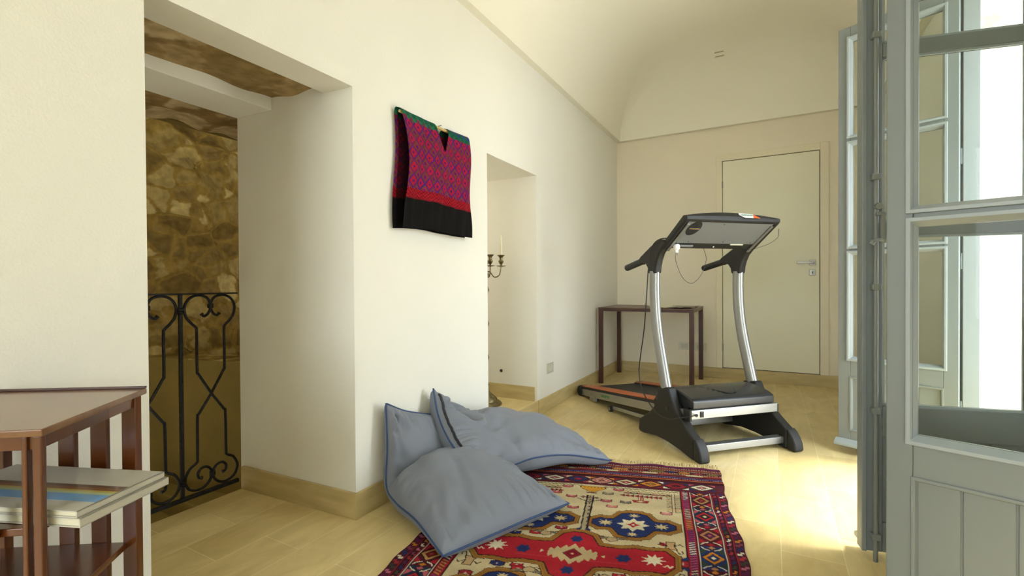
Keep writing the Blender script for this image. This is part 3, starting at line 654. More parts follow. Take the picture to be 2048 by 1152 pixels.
RED = 'a5202a'; CRM = 'c6b48b'; BLU = '24305e'; MAR = '4c1220'; ORG = 'c0782a'; BLK = '231a1c'; OLI = '7d642f'; PNK = 'b0545a'; PUR = '5a1f44'; GRN = '33412e'; WHT = 'd5cbae'
def paint_rug():
    cv = Canvas(-0.605, 0.605, 0.0, 1.86, 0.0032, CRM)
    r = random.Random(5)
    # ---- kilim ends: stripes
    def end(flip):
        Y = (lambda t: t) if not flip else (lambda t: 1.86-t)
        def band(a, b, c): cv.rect(-0.61, min(Y(a), Y(b)), 0.61, max(Y(a), Y(b)), c)
        st = [(0, .022, PUR), (.022, .034, MAR), (.034, .038, WHT), (.038, .058, '7a3a2c'), (.058, .062, BLK), (.062, .066, WHT), (.066, .096, MAR), (.096, .101, CRM), (.101, .120, '8a4a30'), (.120, .135, MAR), (.135, .139, PNK), (.139, .156, BLU), (.156, .160, WHT), (.160, .176, '7d2430'), (.176, .182, ORG), (.182, .198, MAR), (.198, .204, BLK)]
        for a, b, c in st: band(a, b, c)
        for t0, cols in ((.081, [ORG, '8a2c30', OLI, BLU]), (.110, [CRM, 'a03030', '5b3a2c'])):
            x = -0.6; i = 0
            while x < 0.6:
                ww = r.uniform(.035, .09); cv.poly([(x, Y(t0)), (x+.012, Y(t0-.008)), (x+ww-.012, Y(t0-.008)), (x+ww, Y(t0)), (x+ww-.012, Y(t0+.008)), (x+.012, Y(t0+.008))], cols[i % len(cols)]); x += ww+.012; i += 1
        for t0 in (.036, .064, .099, .158):
            x = -0.6
            while x < 0.6: cv.rect(x, min(Y(t0-.003), Y(t0+.003)), x+.005, max(Y(t0-.003), Y(t0+.003)), BLK); x += .012
        # row of hooked diamonds
        band(.204, .212, MAR); band(.212, .290, '54232a'); band(.290, .300, MAR); band(.300, .306, '6b2030')
        x = -0.56; i = 0
        pal = [('cbb892', '9b2a2e', BLK), (ORG, OLI, BLK), ('8c1f28', BLK, MAR), (WHT, PNK, GRN), (BLU, RED, BLK), (PNK, MAR, CRM)]
        while x < 0.60:
            a, b, c = pal[i % 6]
            cv.dia(x, Y(.251), .060, .037, c); cv.dia(x, Y(.251), .053, .032, a); cv.dia(x, Y(.251), .030, .018, c); cv.dia(x, Y(.251), .022, .013, b); cv.dia(x, Y(.251), .008, .005, a)
            for sx in (-1, 1):
                cv.poly([(x+sx*.060, Y(.216)), (x+sx*.030, Y(.216)), (x+sx*.060, Y(.238))], pal[(i+2) % 6][0]); cv.poly([(x+sx*.060, Y(.286)), (x+sx*.030, Y(.286)), (x+sx*.060, Y(.264))], pal[(i+1) % 6][0])
                cv.line([(x+sx*.038, Y(.222)), (x+sx*.052, Y(.251)), (x+sx*.038, Y(.280))], .004, BLK)
            x += .118; i += 1
        band(.306, .311, BLK)
    # ---- side borders
    def side(sg):
        X = lambda q: sg*(0.605-q)
        def col(a, b, c, t0=.205, t1=1.655): cv.rect(min(X(a), X(b)), t0, max(X(a), X(b)), t1, c)
        col(0, .035, '4a1a2c'); col(.035, .038, RED); col(.038, .041, BLK); col(.041, .062, '3b1422'); col(.062, .066, RED); col(.066, .069, BLK); col(.069, .073, WHT)
        col(.073, .158, BLU); col(.158, .162, WHT); col(.162, .167, MAR); col(.167, .171, RED); col(.171, .195, PUR); col(.195, .199, RED); col(.199, .204, MAR); col(.204, .207, BLK)
        t = .21; i = 0; gp = [PUR, ORG, '7b3a4c', BLU, WHT, '9c2f2f', GRN, 'b5657a']
        while t < 1.66:   # outer guard: little hooked blocks
            c = gp[i % 8]; cv.poly([(X(.004), t), (X(.018), t), (X(.018), t+.010), (X(.031), t+.010), (X(.031), t+.024), (X(.014), t+.024), (X(.014), t+.012), (X(.004), t+.012)], c)
            c = gp[(i*3+1) % 8]; cv.poly([(X(.043), t+.006), (X(.053), t+.002), (X(.053), t+.014), (X(.061), t+.018), (X(.061), t+.024), (X(.048), t+.022)], c); t += .030; i += 1
        t = .21; i = 0
        while t < 1.66:   # diagonally striped strip
            base, lnc = [(PUR, '8d2f62'), (BLU, WHT), ('7a2238', 'a34a72'), ('37284e', CRM), ('8a3a1c', ORG)][(i//6) % 5]
            cv.poly([(X(.172), t), (X(.194), t+.010), (X(.194), t+.016), (X(.172), t+.006)], lnc); cv.poly([(X(.172), t+.008), (X(.194), t+.018), (X(.194), t+.022), (X(.172), t+.012)], base); t += .0155; i += 1
        # main border: alternating fields with diamonds
        t = .315; i = 0; xc = X(.1155)
        while t < 1.60:
            fld = [MAR, '1e2a3e', '5a1620', BLU][i % 4]; cv.rect(min(X(.0735), X(.1575)), t, max(X(.0735), X(.1575)), t+.158, fld)
            c1, c2, c3 = [('b98a52', '6b1d22', 'a03a2c'), (RED, BLK, CRM), ('b87a52', PUR, PNK), (ORG, BLU, WHT)][i % 4]
            m_ = t+.079
            cv.dia(xc, m_, .042, .046, BLK); cv.dia(xc, m_, .037, .041, c1); cv.dia(xc, m_, .024, .027, BLK); cv.dia(xc, m_, .021, .023, c2); cv.dia(xc, m_, .009, .010, c3)
            for sy in (-1, 1):
                for sx in (-1, 1):
                    cv.poly([(xc+sx*.040, m_+sy*.022), (xc+sx*.040, m_+sy*.056), (xc+sx*.018, m_+sy*.052), (xc+sx*.024, m_+sy*.040)], [RED, PNK, RED, GRN][i % 4])
                    cv.line([(xc+sx*.008, m_+sy*.050), (xc+sx*.026, m_+sy*.058), (xc+sx*.036, m_+sy*.070)], .005, WHT)
                    cv.line([(xc+sx*.004, m_+sy*.048), (xc+sx*.014, m_+sy*.064), (xc+sx*.004, m_+sy*.076)], .004, BLK)
                cv.dia(xc, m_+sy*.068, .014, .010, [ORG, PNK, RED, 'b07a4c'][i % 4])
            t += .158; i += 1
    side(1); side(-1); end(False); end(True)
    # ---- medallions on the cream field
    def frame_poly(P, fill, x0, y0):
        for w_, c in ((.052, BLK), (.046, 'a06c28'), (.034, OLI), (.024, '9a6426'), (.010, BLK)): cv.outline(P, w_, c)
        # ticking of the braided outline
        for (xa, ya), (xb, yb) in zip(P, P[1:]+P[:1]):
            L = math.hypot(xb-xa, yb-ya) or 1e-6; k = int(L/.013)
            for q in range(k):
                f_ = (q+.5)/k; px, py = xa+(xb-xa)*f_, ya+(yb-ya)*f_; nx, ny = -(yb-ya)/L, (xb-xa)/L
                cv.line([(px+nx*.021, py+ny*.021), (px-nx*.004+(xb-xa)/L*.006, py-ny*.004+(yb-ya)/L*.006)], .0035, '3d2c18')
        cv.poly(P, fill)
    def medal(cx, cy, hl, sh, bw, bh, fill, wav=0.006):
        P = []
        top = [(-hl, -sh*.45), (-hl+.030, -sh), (-bw-.060, -sh*0.92), (-bw-.030, -sh), (-bw, -bh*.88), (-bw*.4, -bh), (bw*.4, -bh), (bw, -bh*.88), (bw+.030, -sh), (bw+.060, -sh*.92), (hl-.030, -sh), (hl, -sh*.45)]
        for x, y in top: P.append((cx+x, cy+y))
        for x, y in top[::-1]: P.append((cx+x, cy-y))
        # steps along each long edge
        Q = []
        for (xa, ya), (xb, yb) in zip(P, P[1:]+P[:1]):
            L = math.hypot(xb-xa, yb-ya); k = max(1, int(L/.045)); nx, ny = -(yb-ya)/L, (xb-xa)/L
            for q in range(k):
                f_ = q/k; Q.append((xa+(xb-xa)*f_+nx*wav*(1 if q % 2 else -1)*(0 if q == 0 else 1), ya+(yb-ya)*f_+ny*wav*(1 if q % 2 else -1)*(0 if q == 0 else 1)))
        frame_poly(Q, fill, cx, cy)
    CY = .925
    for sy in (-1, 1):
        for sx in (-1, 1):
            mx_, my_ = sx*.203, CY+sy*.255
            if my_ > 1.62: continue
            medal(mx_, my_, .163, .036, .050, .098, BLU, .003)
            cv.star(mx_, my_, .066, .056, 8, 'd8caa4', .62); cv.star(mx_, my_, .030, .026, 4, RED, .5); cv.dia(mx_, my_, .008, .008, 'd8caa4')
            for dx in (-.110, .110): cv.star(mx_+dx, my_, .034, .026, 8, 'cdb784', .42)
            for dy in (-.078, .078): cv.star(mx_, my_+dy, .024, .018, 8, 'cdb784', .45)
    # ---- tree with yellow goblet, both ends
    for sy in (-1, 1):
        T = lambda t: t if sy < 0 else 2*CY-t
        cv.poly([(-.018, T(.43)), (-.010, T(.43)), (.012, T(.745)), (-.001, T(.745))], BLK); cv.poly([(.010, T(.43)), (.018, T(.43)), (.030, T(.745)), (.022, T(.745))], BLK)
        cv.poly([(-.010, T(.43)), (.010, T(.43)), (.022, T(.745)), (.004, T(.745))], 'a89878')
        for k in range(9):
            t = .445+.033*k; cv.dia(.001+.0012*k*2, T(t), .005, .010, '5b4030')
        cv.poly([(-.020, T(.745)), (.000, T(.728)), (.002, T(.748))], BLU); cv.poly([(.048, T(.745)), (.026, T(.728)), (.024, T(.748))], BLU)
        for sx in (-1, 1):
            cv.line([(0, T(.50)), (sx*.055, T(.468))], .005, BLK); cv.line([(0, T(.46)), (sx*.035, T(.445))], .006, MAR); cv.poly([(sx*.02, T(.455)), (sx*.050, T(.450)), (sx*.03, T(.464))], MAR)
        G = [(-.056, .335), (.056, .335), (.058, .352), (.025, .378), (.012, .392), (-.012, .392), (-.025, .378), (-.058, .352)]
        cv.poly([(x*1.09, T(.362+(t-.362)*1.12)) for x, t in G], BLK); cv.poly([(x, T(t)) for x, t in G], 'c98f2c')
        for k in range(6): cv.rect(-.042+.016*k, min(T(.342), T(.346)), -.038+.016*k, max(T(.342), T(.346)), BLK)
        cv.poly([(-.028, T(.400)), (.028, T(.400)), (.020, T(.409)), (-.020, T(.409))], MAR)
        # small scattered blossoms
        def blossom(x, t, c, s_=1.0):
            P = [(-.024, -.012), (-.010, -.006), (.010, -.006), (.024, -.012), (.026, .010), (.012, .016), (-.012, .016), (-.026, .010)]
            cv.poly([(x+a*s_*1.18, T(t+b*s_*1.25)) for a, b in P], '3a1c20'); cv.poly([(x+a*s_, T(t+b*s_)) for a, b in P], c); cv.dia(x, T(t), .007*s_, .005*s_, 'cfa08c')
        for x, t, c in ((.120, .345, PNK), (-.120, .345, PNK), (-.085, .452, PNK), (.075, .470, PNK), (.105, .520, 'bf7468'), (.160, .468, '6d6a5c'), (.075, .395, '8a8060'), (-.16, .42, PNK), (-.20, .50, PNK), (.335, .545, 'c27a76'), (.072, .790, RED), (-.075, .745, '8c2430'), (.330, .800, RED), (.170, .848, '8f2030'), (.265, .840, BLU), (-.165, .800, RED), (-.245, .815, BLU), (.335, .87, '7a2028'), (-.32, .84, RED), (-.33, .74, '8c2430'), (.01, .60, PNK) if False else (-.06, .56, PNK)):
            blossom(x, t, c, .85)
        for sx in (-1, 1):   # birds
            x, t = sx*.128, .795
            cv.poly([(x-.016, T(t-.010)), (x+.020, T(t-.008)), (x+.024, T(t+.012)), (x, T(t+.024)), (x-.020, T(t+.010))], 'b59c74'); cv.outline([(x-.016, T(t-.010)), (x+.020, T(t-.008)), (x+.024, T(t+.012)), (x, T(t+.024)), (x-.020, T(t+.010))], .003, BLK)
            for q in (-1, 1):
                cv.poly([(x+q*.018, T(t-.006)), (x+q*.060, T(t-.016)), (x+q*.040, T(t-.002)), (x+q*.056, T(t+.004)), (x+q*.020, T(t+.004))], '6c6450'); cv.line([(x+q*.018, T(t-.010)), (x+q*.060, T(t-.018))], .003, BLK)
            # lizard-like figures
            x, t = sx*.345, .815
            cv.poly([(x-.016, T(t-.030)), (x+.016, T(t-.030)), (x+.014, T(t)), (x+.024, T(t+.024)), (x-.024, T(t+.024)), (x-.014, T(t))], 'b8966a'); cv.outline([(x-.016, T(t-.030)), (x+.016, T(t-.030)), (x+.014, T(t)), (x+.024, T(t+.024)), (x-.024, T(t+.024)), (x-.014, T(t))], .004, BLK)
            for q in (-1, 1):
                cv.line([(x+q*.014, T(t-.002)), (x+q*.034, T(t-.018)), (x+q*.044, T(t-.006))], .004, BLK); cv.line([(x+q*.020, T(t+.024)), (x+q*.030, T(t+.048)), (x+q*.044, T(t+.044)), (x+q*.040, T(t+.030))], .004, BLK)
            cv.line([(x, T(t+.024)), (x, T(t+.10))], .005, '4a4434'); blossom(x+sx*.04, t+.075, BLU, .8); blossom(x+sx*.04, t+.115, 'a02630', .8)
            x, t = sx*.115, 1.055
            if sy < 0:
                for k in range(3): cv.line([(x-.030+.008*k, t-.010+.008*k), (x-.010, t-.022+.010*k), (x, t-.016), (x+.010, t-.022+.010*k), (x+.030-.008*k, t-.010+.008*k)], .003, BLK)
                cv.dia(x, t-.004, .012, .010, 'b59c74'); blossom(sx*.175, 1.03, RED, .8); blossom(sx*.24, 1.035, BLU, .8)
        # corner comb motifs and green chevron line below the border
        for sx in (-1, 1):
            x = .05
            while x < .385: cv.line([(sx*x, T(.332)), (sx*(x+.009), T(.320)), (sx*(x+.018), T(.332))], .004, GRN); x += .018
            x = .15
            while x < .34: cv.line([(sx*x, T(.345)), (sx*(x+.012), T(.356)), (sx*(x+.024), T(.345))], .005, OLI); blossom(sx*(x+.012), .368, ['9d5a4c', '6d7350'][int(x*40) % 2], .5); x += .030
            x = .13
            while x < .315: cv.poly([(sx*x, T(.402)), (sx*(x+.020), T(.388)), (sx*(x+.020), T(.412))], '9a2c2c'); cv.line([(sx*x, T(.402)), (sx*(x+.020), T(.386)), (sx*(x+.020), T(.414))], .003, BLK); x += .021
            for k in range(3): cv.line([(sx*(.215+.010*k), T(.408)), (sx*(.215+.010*k), T(.440))], .004, '8a4038')
            cv.poly([(sx*.185, T(.440)), (sx*.265, T(.440)), (sx*.255, T(.465)), (sx*.195, T(.465))], '8a2c2c'); cv.dia(sx*.225, T(.452), .02, .008, CRM)
            for q in (-.006, .006): cv.line([(sx*(.368+q), T(.350)), (sx*(.368+q), T(.535))], .004, '5b3030')
            t = .36
            while t < .53:
                for q in (-1, 1): cv.line([(sx*.368+q*.008, T(t+.006)), (sx*.368+q*.028, T(t))], .004, [GRN, BLK, 'b07a30'][int(t*70) % 3])
                t += .014
    medal(0, CY, .355, .070, .055, .152, RED, .005)
    for dy, w_ in ((0, .004),): cv.line([(-.2, CY+.035), (.2, CY+.035)], w_, 'b8343a')
    cv.poly([(-.090, CY), (-.085, CY-.030), (-.070, CY-.018), (-.062, CY-.042), (-.048, CY-.028), (-.030, CY-.056), (-.020, CY-.040), (0, CY-.070), (.020, CY-.040), (.030, CY-.056), (.048, CY-.028), (.062, CY-.042), (.070, CY-.018), (.085, CY-.030), (.090, CY), (.085, CY+.030), (.070, CY+.018), (.062, CY+.042), (.048, CY+.028), (.030, CY+.056), (.020, CY+.040), (0, CY+.070), (-.020, CY+.040), (-.030, CY+.056), (-.048, CY+.028), (-.062, CY+.042), (-.070, CY+.018), (-.085, CY+.030)], 'bda57a')
    cv.dia(0, CY, .036, .036, BLK); cv.dia(0, CY, .033, .033, '8c1c26'); cv.dia(0, CY, .020, .021, MAR); cv.dia(0, CY, .015, .015, RED); cv.dia(0, CY, .006, .006, 'd0c090')
    for sx in (-1, 1):
        cv.star(sx*.285, CY-.006, .044, .040, 9, 'dccfae', .48); cv.star(sx*.182, CY, .030, .030, 6, BLU, .7); cv.poly([(sx*.118, CY-.012), (sx*.118, CY+.012), (sx*.105, CY)], 'd0c090')
        cv.line([(sx*.322, CY+.030), (sx*.334, CY+.020), (sx*.340, CY+.034), (sx*.352, CY+.022)], .005, 'dccfae')
    for sy in (-1, 1): cv.star(0, CY+sy*.104, .026, .026, 6, BLU, .72)
    # wear, abrash and knot noise
    X, Y = cv.X, cv.Y
    ab = 1+0.10*np.sin(Y*23+1.3)*np.sin(X*2+.5)+0.05*np.sin(Y*61)+0.05*np.sin(X*17+Y*9)
    cv.C *= 0.84*ab[..., None]; cv.C *= (1+0.20*(rng.rand(*X.shape)-.5))[..., None]
    return cv
def rug():
    cv = paint_rug(); nx, ny = cv.X.shape
    T0 = np.array([1.312, 2.712]); e2 = np.array([0.199, -0.980]); e1 = np.array([0.980, 0.199])
    jx = 0.003*np.sin(cv.Y*37)*np.clip(np.abs(cv.X)/0.6, 0, 1)**6*np.sign(cv.X)+0.006*np.sin(cv.Y*9+1)*np.clip(np.abs(cv.X)/0.6, 0, 1)**3
    S = cv.X-0.605+jx; T = cv.Y-0.11*S+0.006*np.sin(cv.X*14)*np.exp(-cv.Y/0.12)
    Z = 0.0085+0.0012*(rng.rand(nx, ny)-.5)+0.006*np.exp(-(cv.Y/0.05)**2)*(0.5+0.5*np.sin(cv.X*26+1))+0.0015*np.sin(cv.X*8+cv.Y*5)
    PX = T0[0]+e1[0]*S+e2[0]*T; PY = T0[1]+e1[1]*S+e2[1]*T
    V = np.stack([PX, PY, Z], -1).reshape(-1, 3)
    # skirt down to the floor
    border = [(i, 0) for i in range(nx)]+[(nx-1, j) for j in range(1, ny)]+[(i, ny-1) for i in range(nx-2, -1, -1)]+[(0, j) for j in range(ny-2, 0, -1)]
    bi = np.array([i*ny+j for i, j in border]); SK = V[bi].copy(); SK[:, 2] = 0.0006
    V2 = np.concatenate([V, SK]); nv = len(V)
    I, J = np.meshgrid(np.arange(nx-1), np.arange(ny-1), indexing='ij'); a = (I*ny+J).ravel()
    F = np.stack([a, a+ny, a+ny+1, a+1], -1)
    nb = len(bi); k = np.arange(nb); F2 = np.stack([bi, nv+k, nv+(k+1) % nb, bi[(k+1) % nb]], -1)
    F = np.concatenate([F, F2])
    me = bpy.data.meshes.new('rug'); me.vertices.add(len(V2)); me.vertices.foreach_set('co', V2.ravel())
    me.loops.add(F.size); me.loops.foreach_set('vertex_index', F.ravel().astype(np.int32)); me.polygons.add(len(F))
    me.polygons.foreach_set('loop_start', np.arange(0, F.size, 4, dtype=np.int32)); me.polygons.foreach_set('loop_total', np.full(len(F), 4, dtype=np.int32))
    me.update(calc_edges=True); me.validate()
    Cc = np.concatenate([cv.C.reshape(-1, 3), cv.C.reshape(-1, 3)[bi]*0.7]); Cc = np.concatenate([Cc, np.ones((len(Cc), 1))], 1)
    at_ = me.color_attributes.new('weave', 'FLOAT_COLOR', 'POINT'); at_.data.foreach_set('color', Cc.astype(np.float32).ravel())
    me.materials.append(M['rug']); o = bpy.data.objects.new('rug', me); COL.objects.link(o)
    tag(o, 'patterned wool rug with a red medallion and fringed end on the tiled floor', 'rug')
    # fringe: small tufts at the far end
    m = MB(); rr = random.Random(2)
    for k in range(380):
        s_ = -1.208+1.206*k/379+rr.uniform(-.001, .001); t_ = -0.11*s_+0.006*math.sin((s_+0.605)*14)
        base = T0+e1*s_+e2*(t_+.002); L = rr.uniform(.022, .050); dx = rr.uniform(-.014, .014); h = rr.uniform(.008, .026)
        p = [(base[0], base[1], .009)]
        for q in (0.35, 0.7, 1.0): 
            pp = base-e2*L*q+e1*dx*q; p.append((pp[0], pp[1], max(.0025, .009+h*math.sin(q*PI)*0.9-0.006*q)))
        m.tube(p, [0.0021, 0.0020, 0.0017, 0.0008], 4)
    f_ = m.build('fringe', M['fringe'], o, smooth=True, fix=False); f_['kind'] = 'stuff'
rug()

# ---- the embroidered huipil hanging from a rod
def huipil():
    n_y, n_s = 170, 330
    y0, y1 = 1.692, 2.262; ztop = 1.826; zb = 1.262
    V = np.zeros((n_y+1, n_s+1, 3)); C = np.zeros((n_y+1, n_s+1, 3)); keep = np.ones((n_y+1, n_s+1), bool)
    # pattern canvas in (a along y 0..1, h height 0 hem .. 1 shoulder)
    def pattern(a, h, back):
        h = h+0.004*math.sin(a*9)
        if h > 0.925:
            k = int(a*24)+int(h*40); return [lin('1f6b4c'), lin('2b7a55'), lin('284a8a'), lin('1c5e46'), lin('8a2450')][(k*7+int(a*11)) % 5]
        if h > 0.34:
            u = a*8.5; v = (h-0.34)*8.2
            fu = abs((u % 1)-.5)*2; fv = abs((v % 1)-.5)*2
            d = fu+fv; d2 = abs(((u+.5) % 1)-.5)*2+abs(((v+.5) % 1)-.5)*2
            base = lin('a3163c') if a > .5 else lin('9a1c44')
            if abs(d-1.0) < .16: return lin('55207a') if (int(v) % 2 == 0) else lin('6a2a5e')
            if d < .28: return lin('4a1a6c')
            if d < .62: return lin('c01c38')
            if d2 < .3: return lin('5b1c78')
            if abs(d2-.62) < .13: return lin('6b4a2e')
            return base if (int(u*3)+int(v*3)) % 3 else lin('b8204a')
        if h > 0.265:
            z = abs(((a*22) % 1)-.5)*2; q = ((h-.265)/.075*2.6+z) % 1
            return lin('c0182a') if q < .62 else lin('4a0c18')
        if h > 0.255: return lin('8a1422')
        f = 1+0.6*((int(a*60) % 7) == 0)
        return tuple(c*f for c in (0.0075, 0.0065, 0.006))
    for i in range(n_y+1):
        a = i/n_y
        # front hem and edge wander
        for j in range(n_s+1):
            s_ = j/n_s     # 0 back hem .. 0.5 shoulder .. 1 front hem
            back = s_ < 0.5
            q = (0.5-s_)*2 if back else (s_-0.5)*2   # 0 shoulder .. 1 hem
            zt = ztop+0.012*a-0.006*math.sin(a*PI)
            h_len = zt-zb-(0.004*math.sin(a*7)+0.010*math.sin(a*PI))*1.0
            z = zt-q*h_len
            ga = 1-a
            if back:
                x = 0.014+0.004*math.sin(a*20)*q
                ya = y0-0.012+0.012*math.sin(q*5.5)*ga+0.02*q*ga*-0.2
                y = ya+(y1-y0+0.0)*a
            else:
                bulge = 0.030+0.045*math.sin(min(1, q*1.1)*PI*0.5)**0.8*(0.35+0.65*ga)*(1-0.75*max(0, (q-0.45)/0.55))
                x = 0.014+bulge+0.005*math.sin(a*PI*5+q*2)*q+0.003*math.sin(a*31+q*9)
                y = y0+0.028*math.sin(min(1, q*1.25)*PI)*ga-0.010*q*ga+(y1-y0)*a+0.012*math.sin(q*9)*a*0.5
                if q > .7: y += 0.02*(q-.7)/.3*a
            if q < 0.05:  # over the rod
                t = q/0.05; xr = 0.030; xe = x; x = xr+(xe-xr)*math.sin(t*PI/2); z = zt-0.05*h_len*(1-math.cos(t*PI/2))+0.002
            V[i, j] = (x, y, z); C[i, j] = pattern(a, 1-q, back)[:3]
            if back and a > 0.03 and q > 0.03: C[i, j] *= 0.22   # shade inside the tunic painted into the back layer
            # neck slit
            na = abs(a-0.55); lim = (0.105*(1-q/0.24) if not back else 0.105*(1-q/0.10))
            if na < lim and q < 0.24: keep[i, j] = False
    C *= 0.72*(1+0.35*(rng.rand(n_y+1, n_s+1, 1)-.5))
    Bk = V[:, :n_s//2]
    vs = V.reshape(-1, 3); W_ = n_s+1; fs = []
    for i in range(n_y):
        for j in range(n_s):
            if keep[i, j] and keep[i+1, j] and keep[i, j+1] and keep[i+1, j+1]: fs.append((i*W_+j, (i+1)*W_+j, (i+1)*W_+j+1, i*W_+j+1))
    me = bpy.data.meshes.new('huipil'); me.from_pydata([tuple(p) for p in vs], [], fs); me.update()
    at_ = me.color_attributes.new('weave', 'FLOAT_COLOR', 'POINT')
    # colours include the painted interior shade; solidify below gives thickness
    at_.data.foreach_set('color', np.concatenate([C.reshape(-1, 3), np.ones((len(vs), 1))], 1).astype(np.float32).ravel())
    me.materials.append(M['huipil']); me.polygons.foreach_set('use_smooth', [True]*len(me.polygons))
    o = bpy.data.objects.new('embroidered_huipil', me); COL.objects.link(o)
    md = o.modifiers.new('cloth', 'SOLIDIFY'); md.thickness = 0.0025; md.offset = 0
    tag(o, 'crimson and purple embroidered woven tunic with black hem hanging on the white wall', 'garment')
    m = MB(); m.tube([(0.030, 1.70, 1.814), (0.030, 2.26, 1.822)], 0.0070, 12); r_ = m.build('hanging_rod', M['rod'], smooth=True)
    tag(r_, 'pale wooden rod through the shoulders of the embroidered tunic', 'rod')
    m = MB(); m.tube([(0.0, 2.005, 1.829), (0.044, 2.005, 1.831)], 0.0022, 8); m.build('rod_nail', M['steel'], r_, smooth=True)
huipil()

# ================================================================== FLOOR CUSHIONS
def crease(t): return 0.45-1.35*math.exp(-(math.sin(t)/0.38)**2)
def bez(M_, u, v):
    """smooth surface through a control net by catmull-rom in both directions"""
    def cr(P, t):
        n = len(P)-1; x = min(max(t, 0), 1)*n; i = min(int(x), n-1); f = x-i
        p1, p2 = P[i], P[i+1]; p0 = P[i-1] if i > 0 else p1*2-p2; p3 = P[i+2] if i+2 <= n else p2*2-p1
        return 0.5*((2*p1)+(p2-p0)*f+(2*p0-5*p1+4*p2-p3)*f*f+(3*p1-p0-3*p2+p3)*f**3)
    return cr([cr(row, v) for row in M_], u)
def cushion(name, net, Tt, Tb, label, seed, N=110, zip_edge=None, flo=0.012, wallx=0.018, prof=None, folds=(), pw=0.52):
    r = random.Random(seed); net = [[Vector(p) for p in row] for row in net]
    U = N; Vn = N; mid = [[bez(net, i/U, j/Vn) for j in range(Vn+1)] for i in range(U+1)]
    ph = [(r.uniform(3, 9), r.uniform(3, 9), r.uniform(0, 6.28), r.uniform(.4, 1)) for _ in range(7)]
    corners = [(0, 0), (0, 1), (1, 0), (1, 1)]
    def nrm(i, j):
        a = mid[min(i+1, U)][j]-mid[max(i-1, 0)][j]; b = mid[i][min(j+1, Vn)]-mid[i][max(j-1, 0)]; n = a.cross(b)
        return n.normalized() if n.length > 1e-9 else Vector((0, 0, 1))
    sgn = 1
    n0 = nrm(int(U*0.8), Vn//2); sgn = 1 if n0.z > 0 else -1
    top = []; bot = []
    for i in range(U+1):
        rt = []; rb = []
        for j in range(Vn+1):
            u, v = i/U, j/Vn; n = nrm(i, j)*sgn
            e_ = (4*u*(1-u))**pw*(4*v*(1-v))**pw
            if prof: e_ *= prof(u, v)
            w_ = 0
            for a, b, c, d in ph: w_ += d*math.sin(a*u*2+b*v*2+c)
            w_ *= 0.0045
            edge = min(u, 1-u, v, 1-v)
            # gathers running in from the seams
            g = 0
            for (ax, fr_, am, p_) in (('u', 46, 0.008, .3), ('v', 52, 0.008, 1.1), ('u', 23, .009, 2.0), ('v', 19, .009, .2)):
                if ax == 'u': de = min(v, 1-v); g += am*crease(u*fr_*.6+p_+2.5*math.sin(u*7+p_))*math.exp(-((de-.05)/.055)**2)
                else: de = min(u, 1-u); g += am*crease(v*fr_*.6+p_+2.5*math.sin(v*6+p_))*math.exp(-((de-.05)/.055)**2)
            # folds radiating from corners
            for k, (cu, cv_) in enumerate(corners):
                du, dv = u-cu, v-cv_; rr_ = math.hypot(du, dv); th = math.atan2(abs(dv), abs(du)); g += 0.007*math.sin(th*11+k*2)*math.exp(-((rr_-.22)/.12)**2)
            f_ = 0
            for (u0, v0, u1, v1, am, wd) in folds:   # explicit creases: segment, depth, width
                L2 = (u1-u0)**2+(v1-v0)**2; t_ = max(0, min(1, ((u-u0)*(u1-u0)+(v-v0)*(v1-v0))/L2)); dd = math.hypot(u-u0-t_*(u1-u0), v-v0-t_*(v1-v0))
                f_ += am*(math.exp(-(dd/wd)**2)-0.5*math.exp(-((dd-wd*1.8)/wd)**2))
            es = min(1, edge*22)
            pt = mid[i][j]+n*(Tt*e_+(w_+g)*es*1.0-f_*es); eb = (4*u*(1-u))**.28*(4*v*(1-v))**.28; pb = mid[i][j]-n*(Tb*eb+w_*es*.5)
            for p in (pt, pb):
                if p.z < flo: p.z = flo+0.002*math.tanh((p.z-flo)*20)+0.002
                if p.x < wallx: p.x = wallx+0.002*math.tanh((p.x-wallx)*20)+0.002
            rt.append(pt); rb.append(pb)
        top.append(rt); bot.append(rb)
    vs = []; idt = {}; idb = {}
    for i in range(U+1):
        for j in range(Vn+1):
            idt[i, j] = len(vs); vs.append(top[i][j])
    for i in range(U+1):
        for j in range(Vn+1):
            if i in (0, U) or j in (0, Vn): idb[i, j] = idt[i, j]
            else: idb[i, j] = len(vs); vs.append(bot[i][j])
    fs = []
    for i in range(U):
        for j in range(Vn):
            fs.append((idt[i, j], idt[i+1, j], idt[i+1, j+1], idt[i, j+1])); fs.append((idb[i, j], idb[i, j+1], idb[i+1, j+1], idb[i+1, j]))
    m = MB(); m.add(vs, fs); o = m.build(name, M['cushion'], smooth=True, ang=100); tag(o, label, 'cushion', 'blue grey floor cushions')
    per = [top[i][0] for i in range(0, U+1, 2)]+[top[U][j] for j in range(2, Vn+1, 2)]+[top[i][Vn] for i in range(U-2, -1, -2)]+[top[0][j] for j in range(Vn-2, 0, -2)]
    m = MB(); m.tube([p+Vector((0, 0, .001)) for p in per], 0.0042, 8, closed=True); m.build('piping', M['piping'], o, smooth=True, ang=100)
    if zip_edge:
        pts = []
        for k in range(int(N*zip_edge[0]), int(N*zip_edge[1])+1, 2):
            p = mid[k][0].lerp(top[k][2], 0.9); n = nrm(k, 2)*sgn; pts.append(p+n*0.004)
        m = MB(); m.tube(pts, 0.0068, 8, flat=((0, 0, 1), 0.8)); m.build('zipper', M['zip'], o, smooth=True, ang=100)
    return o
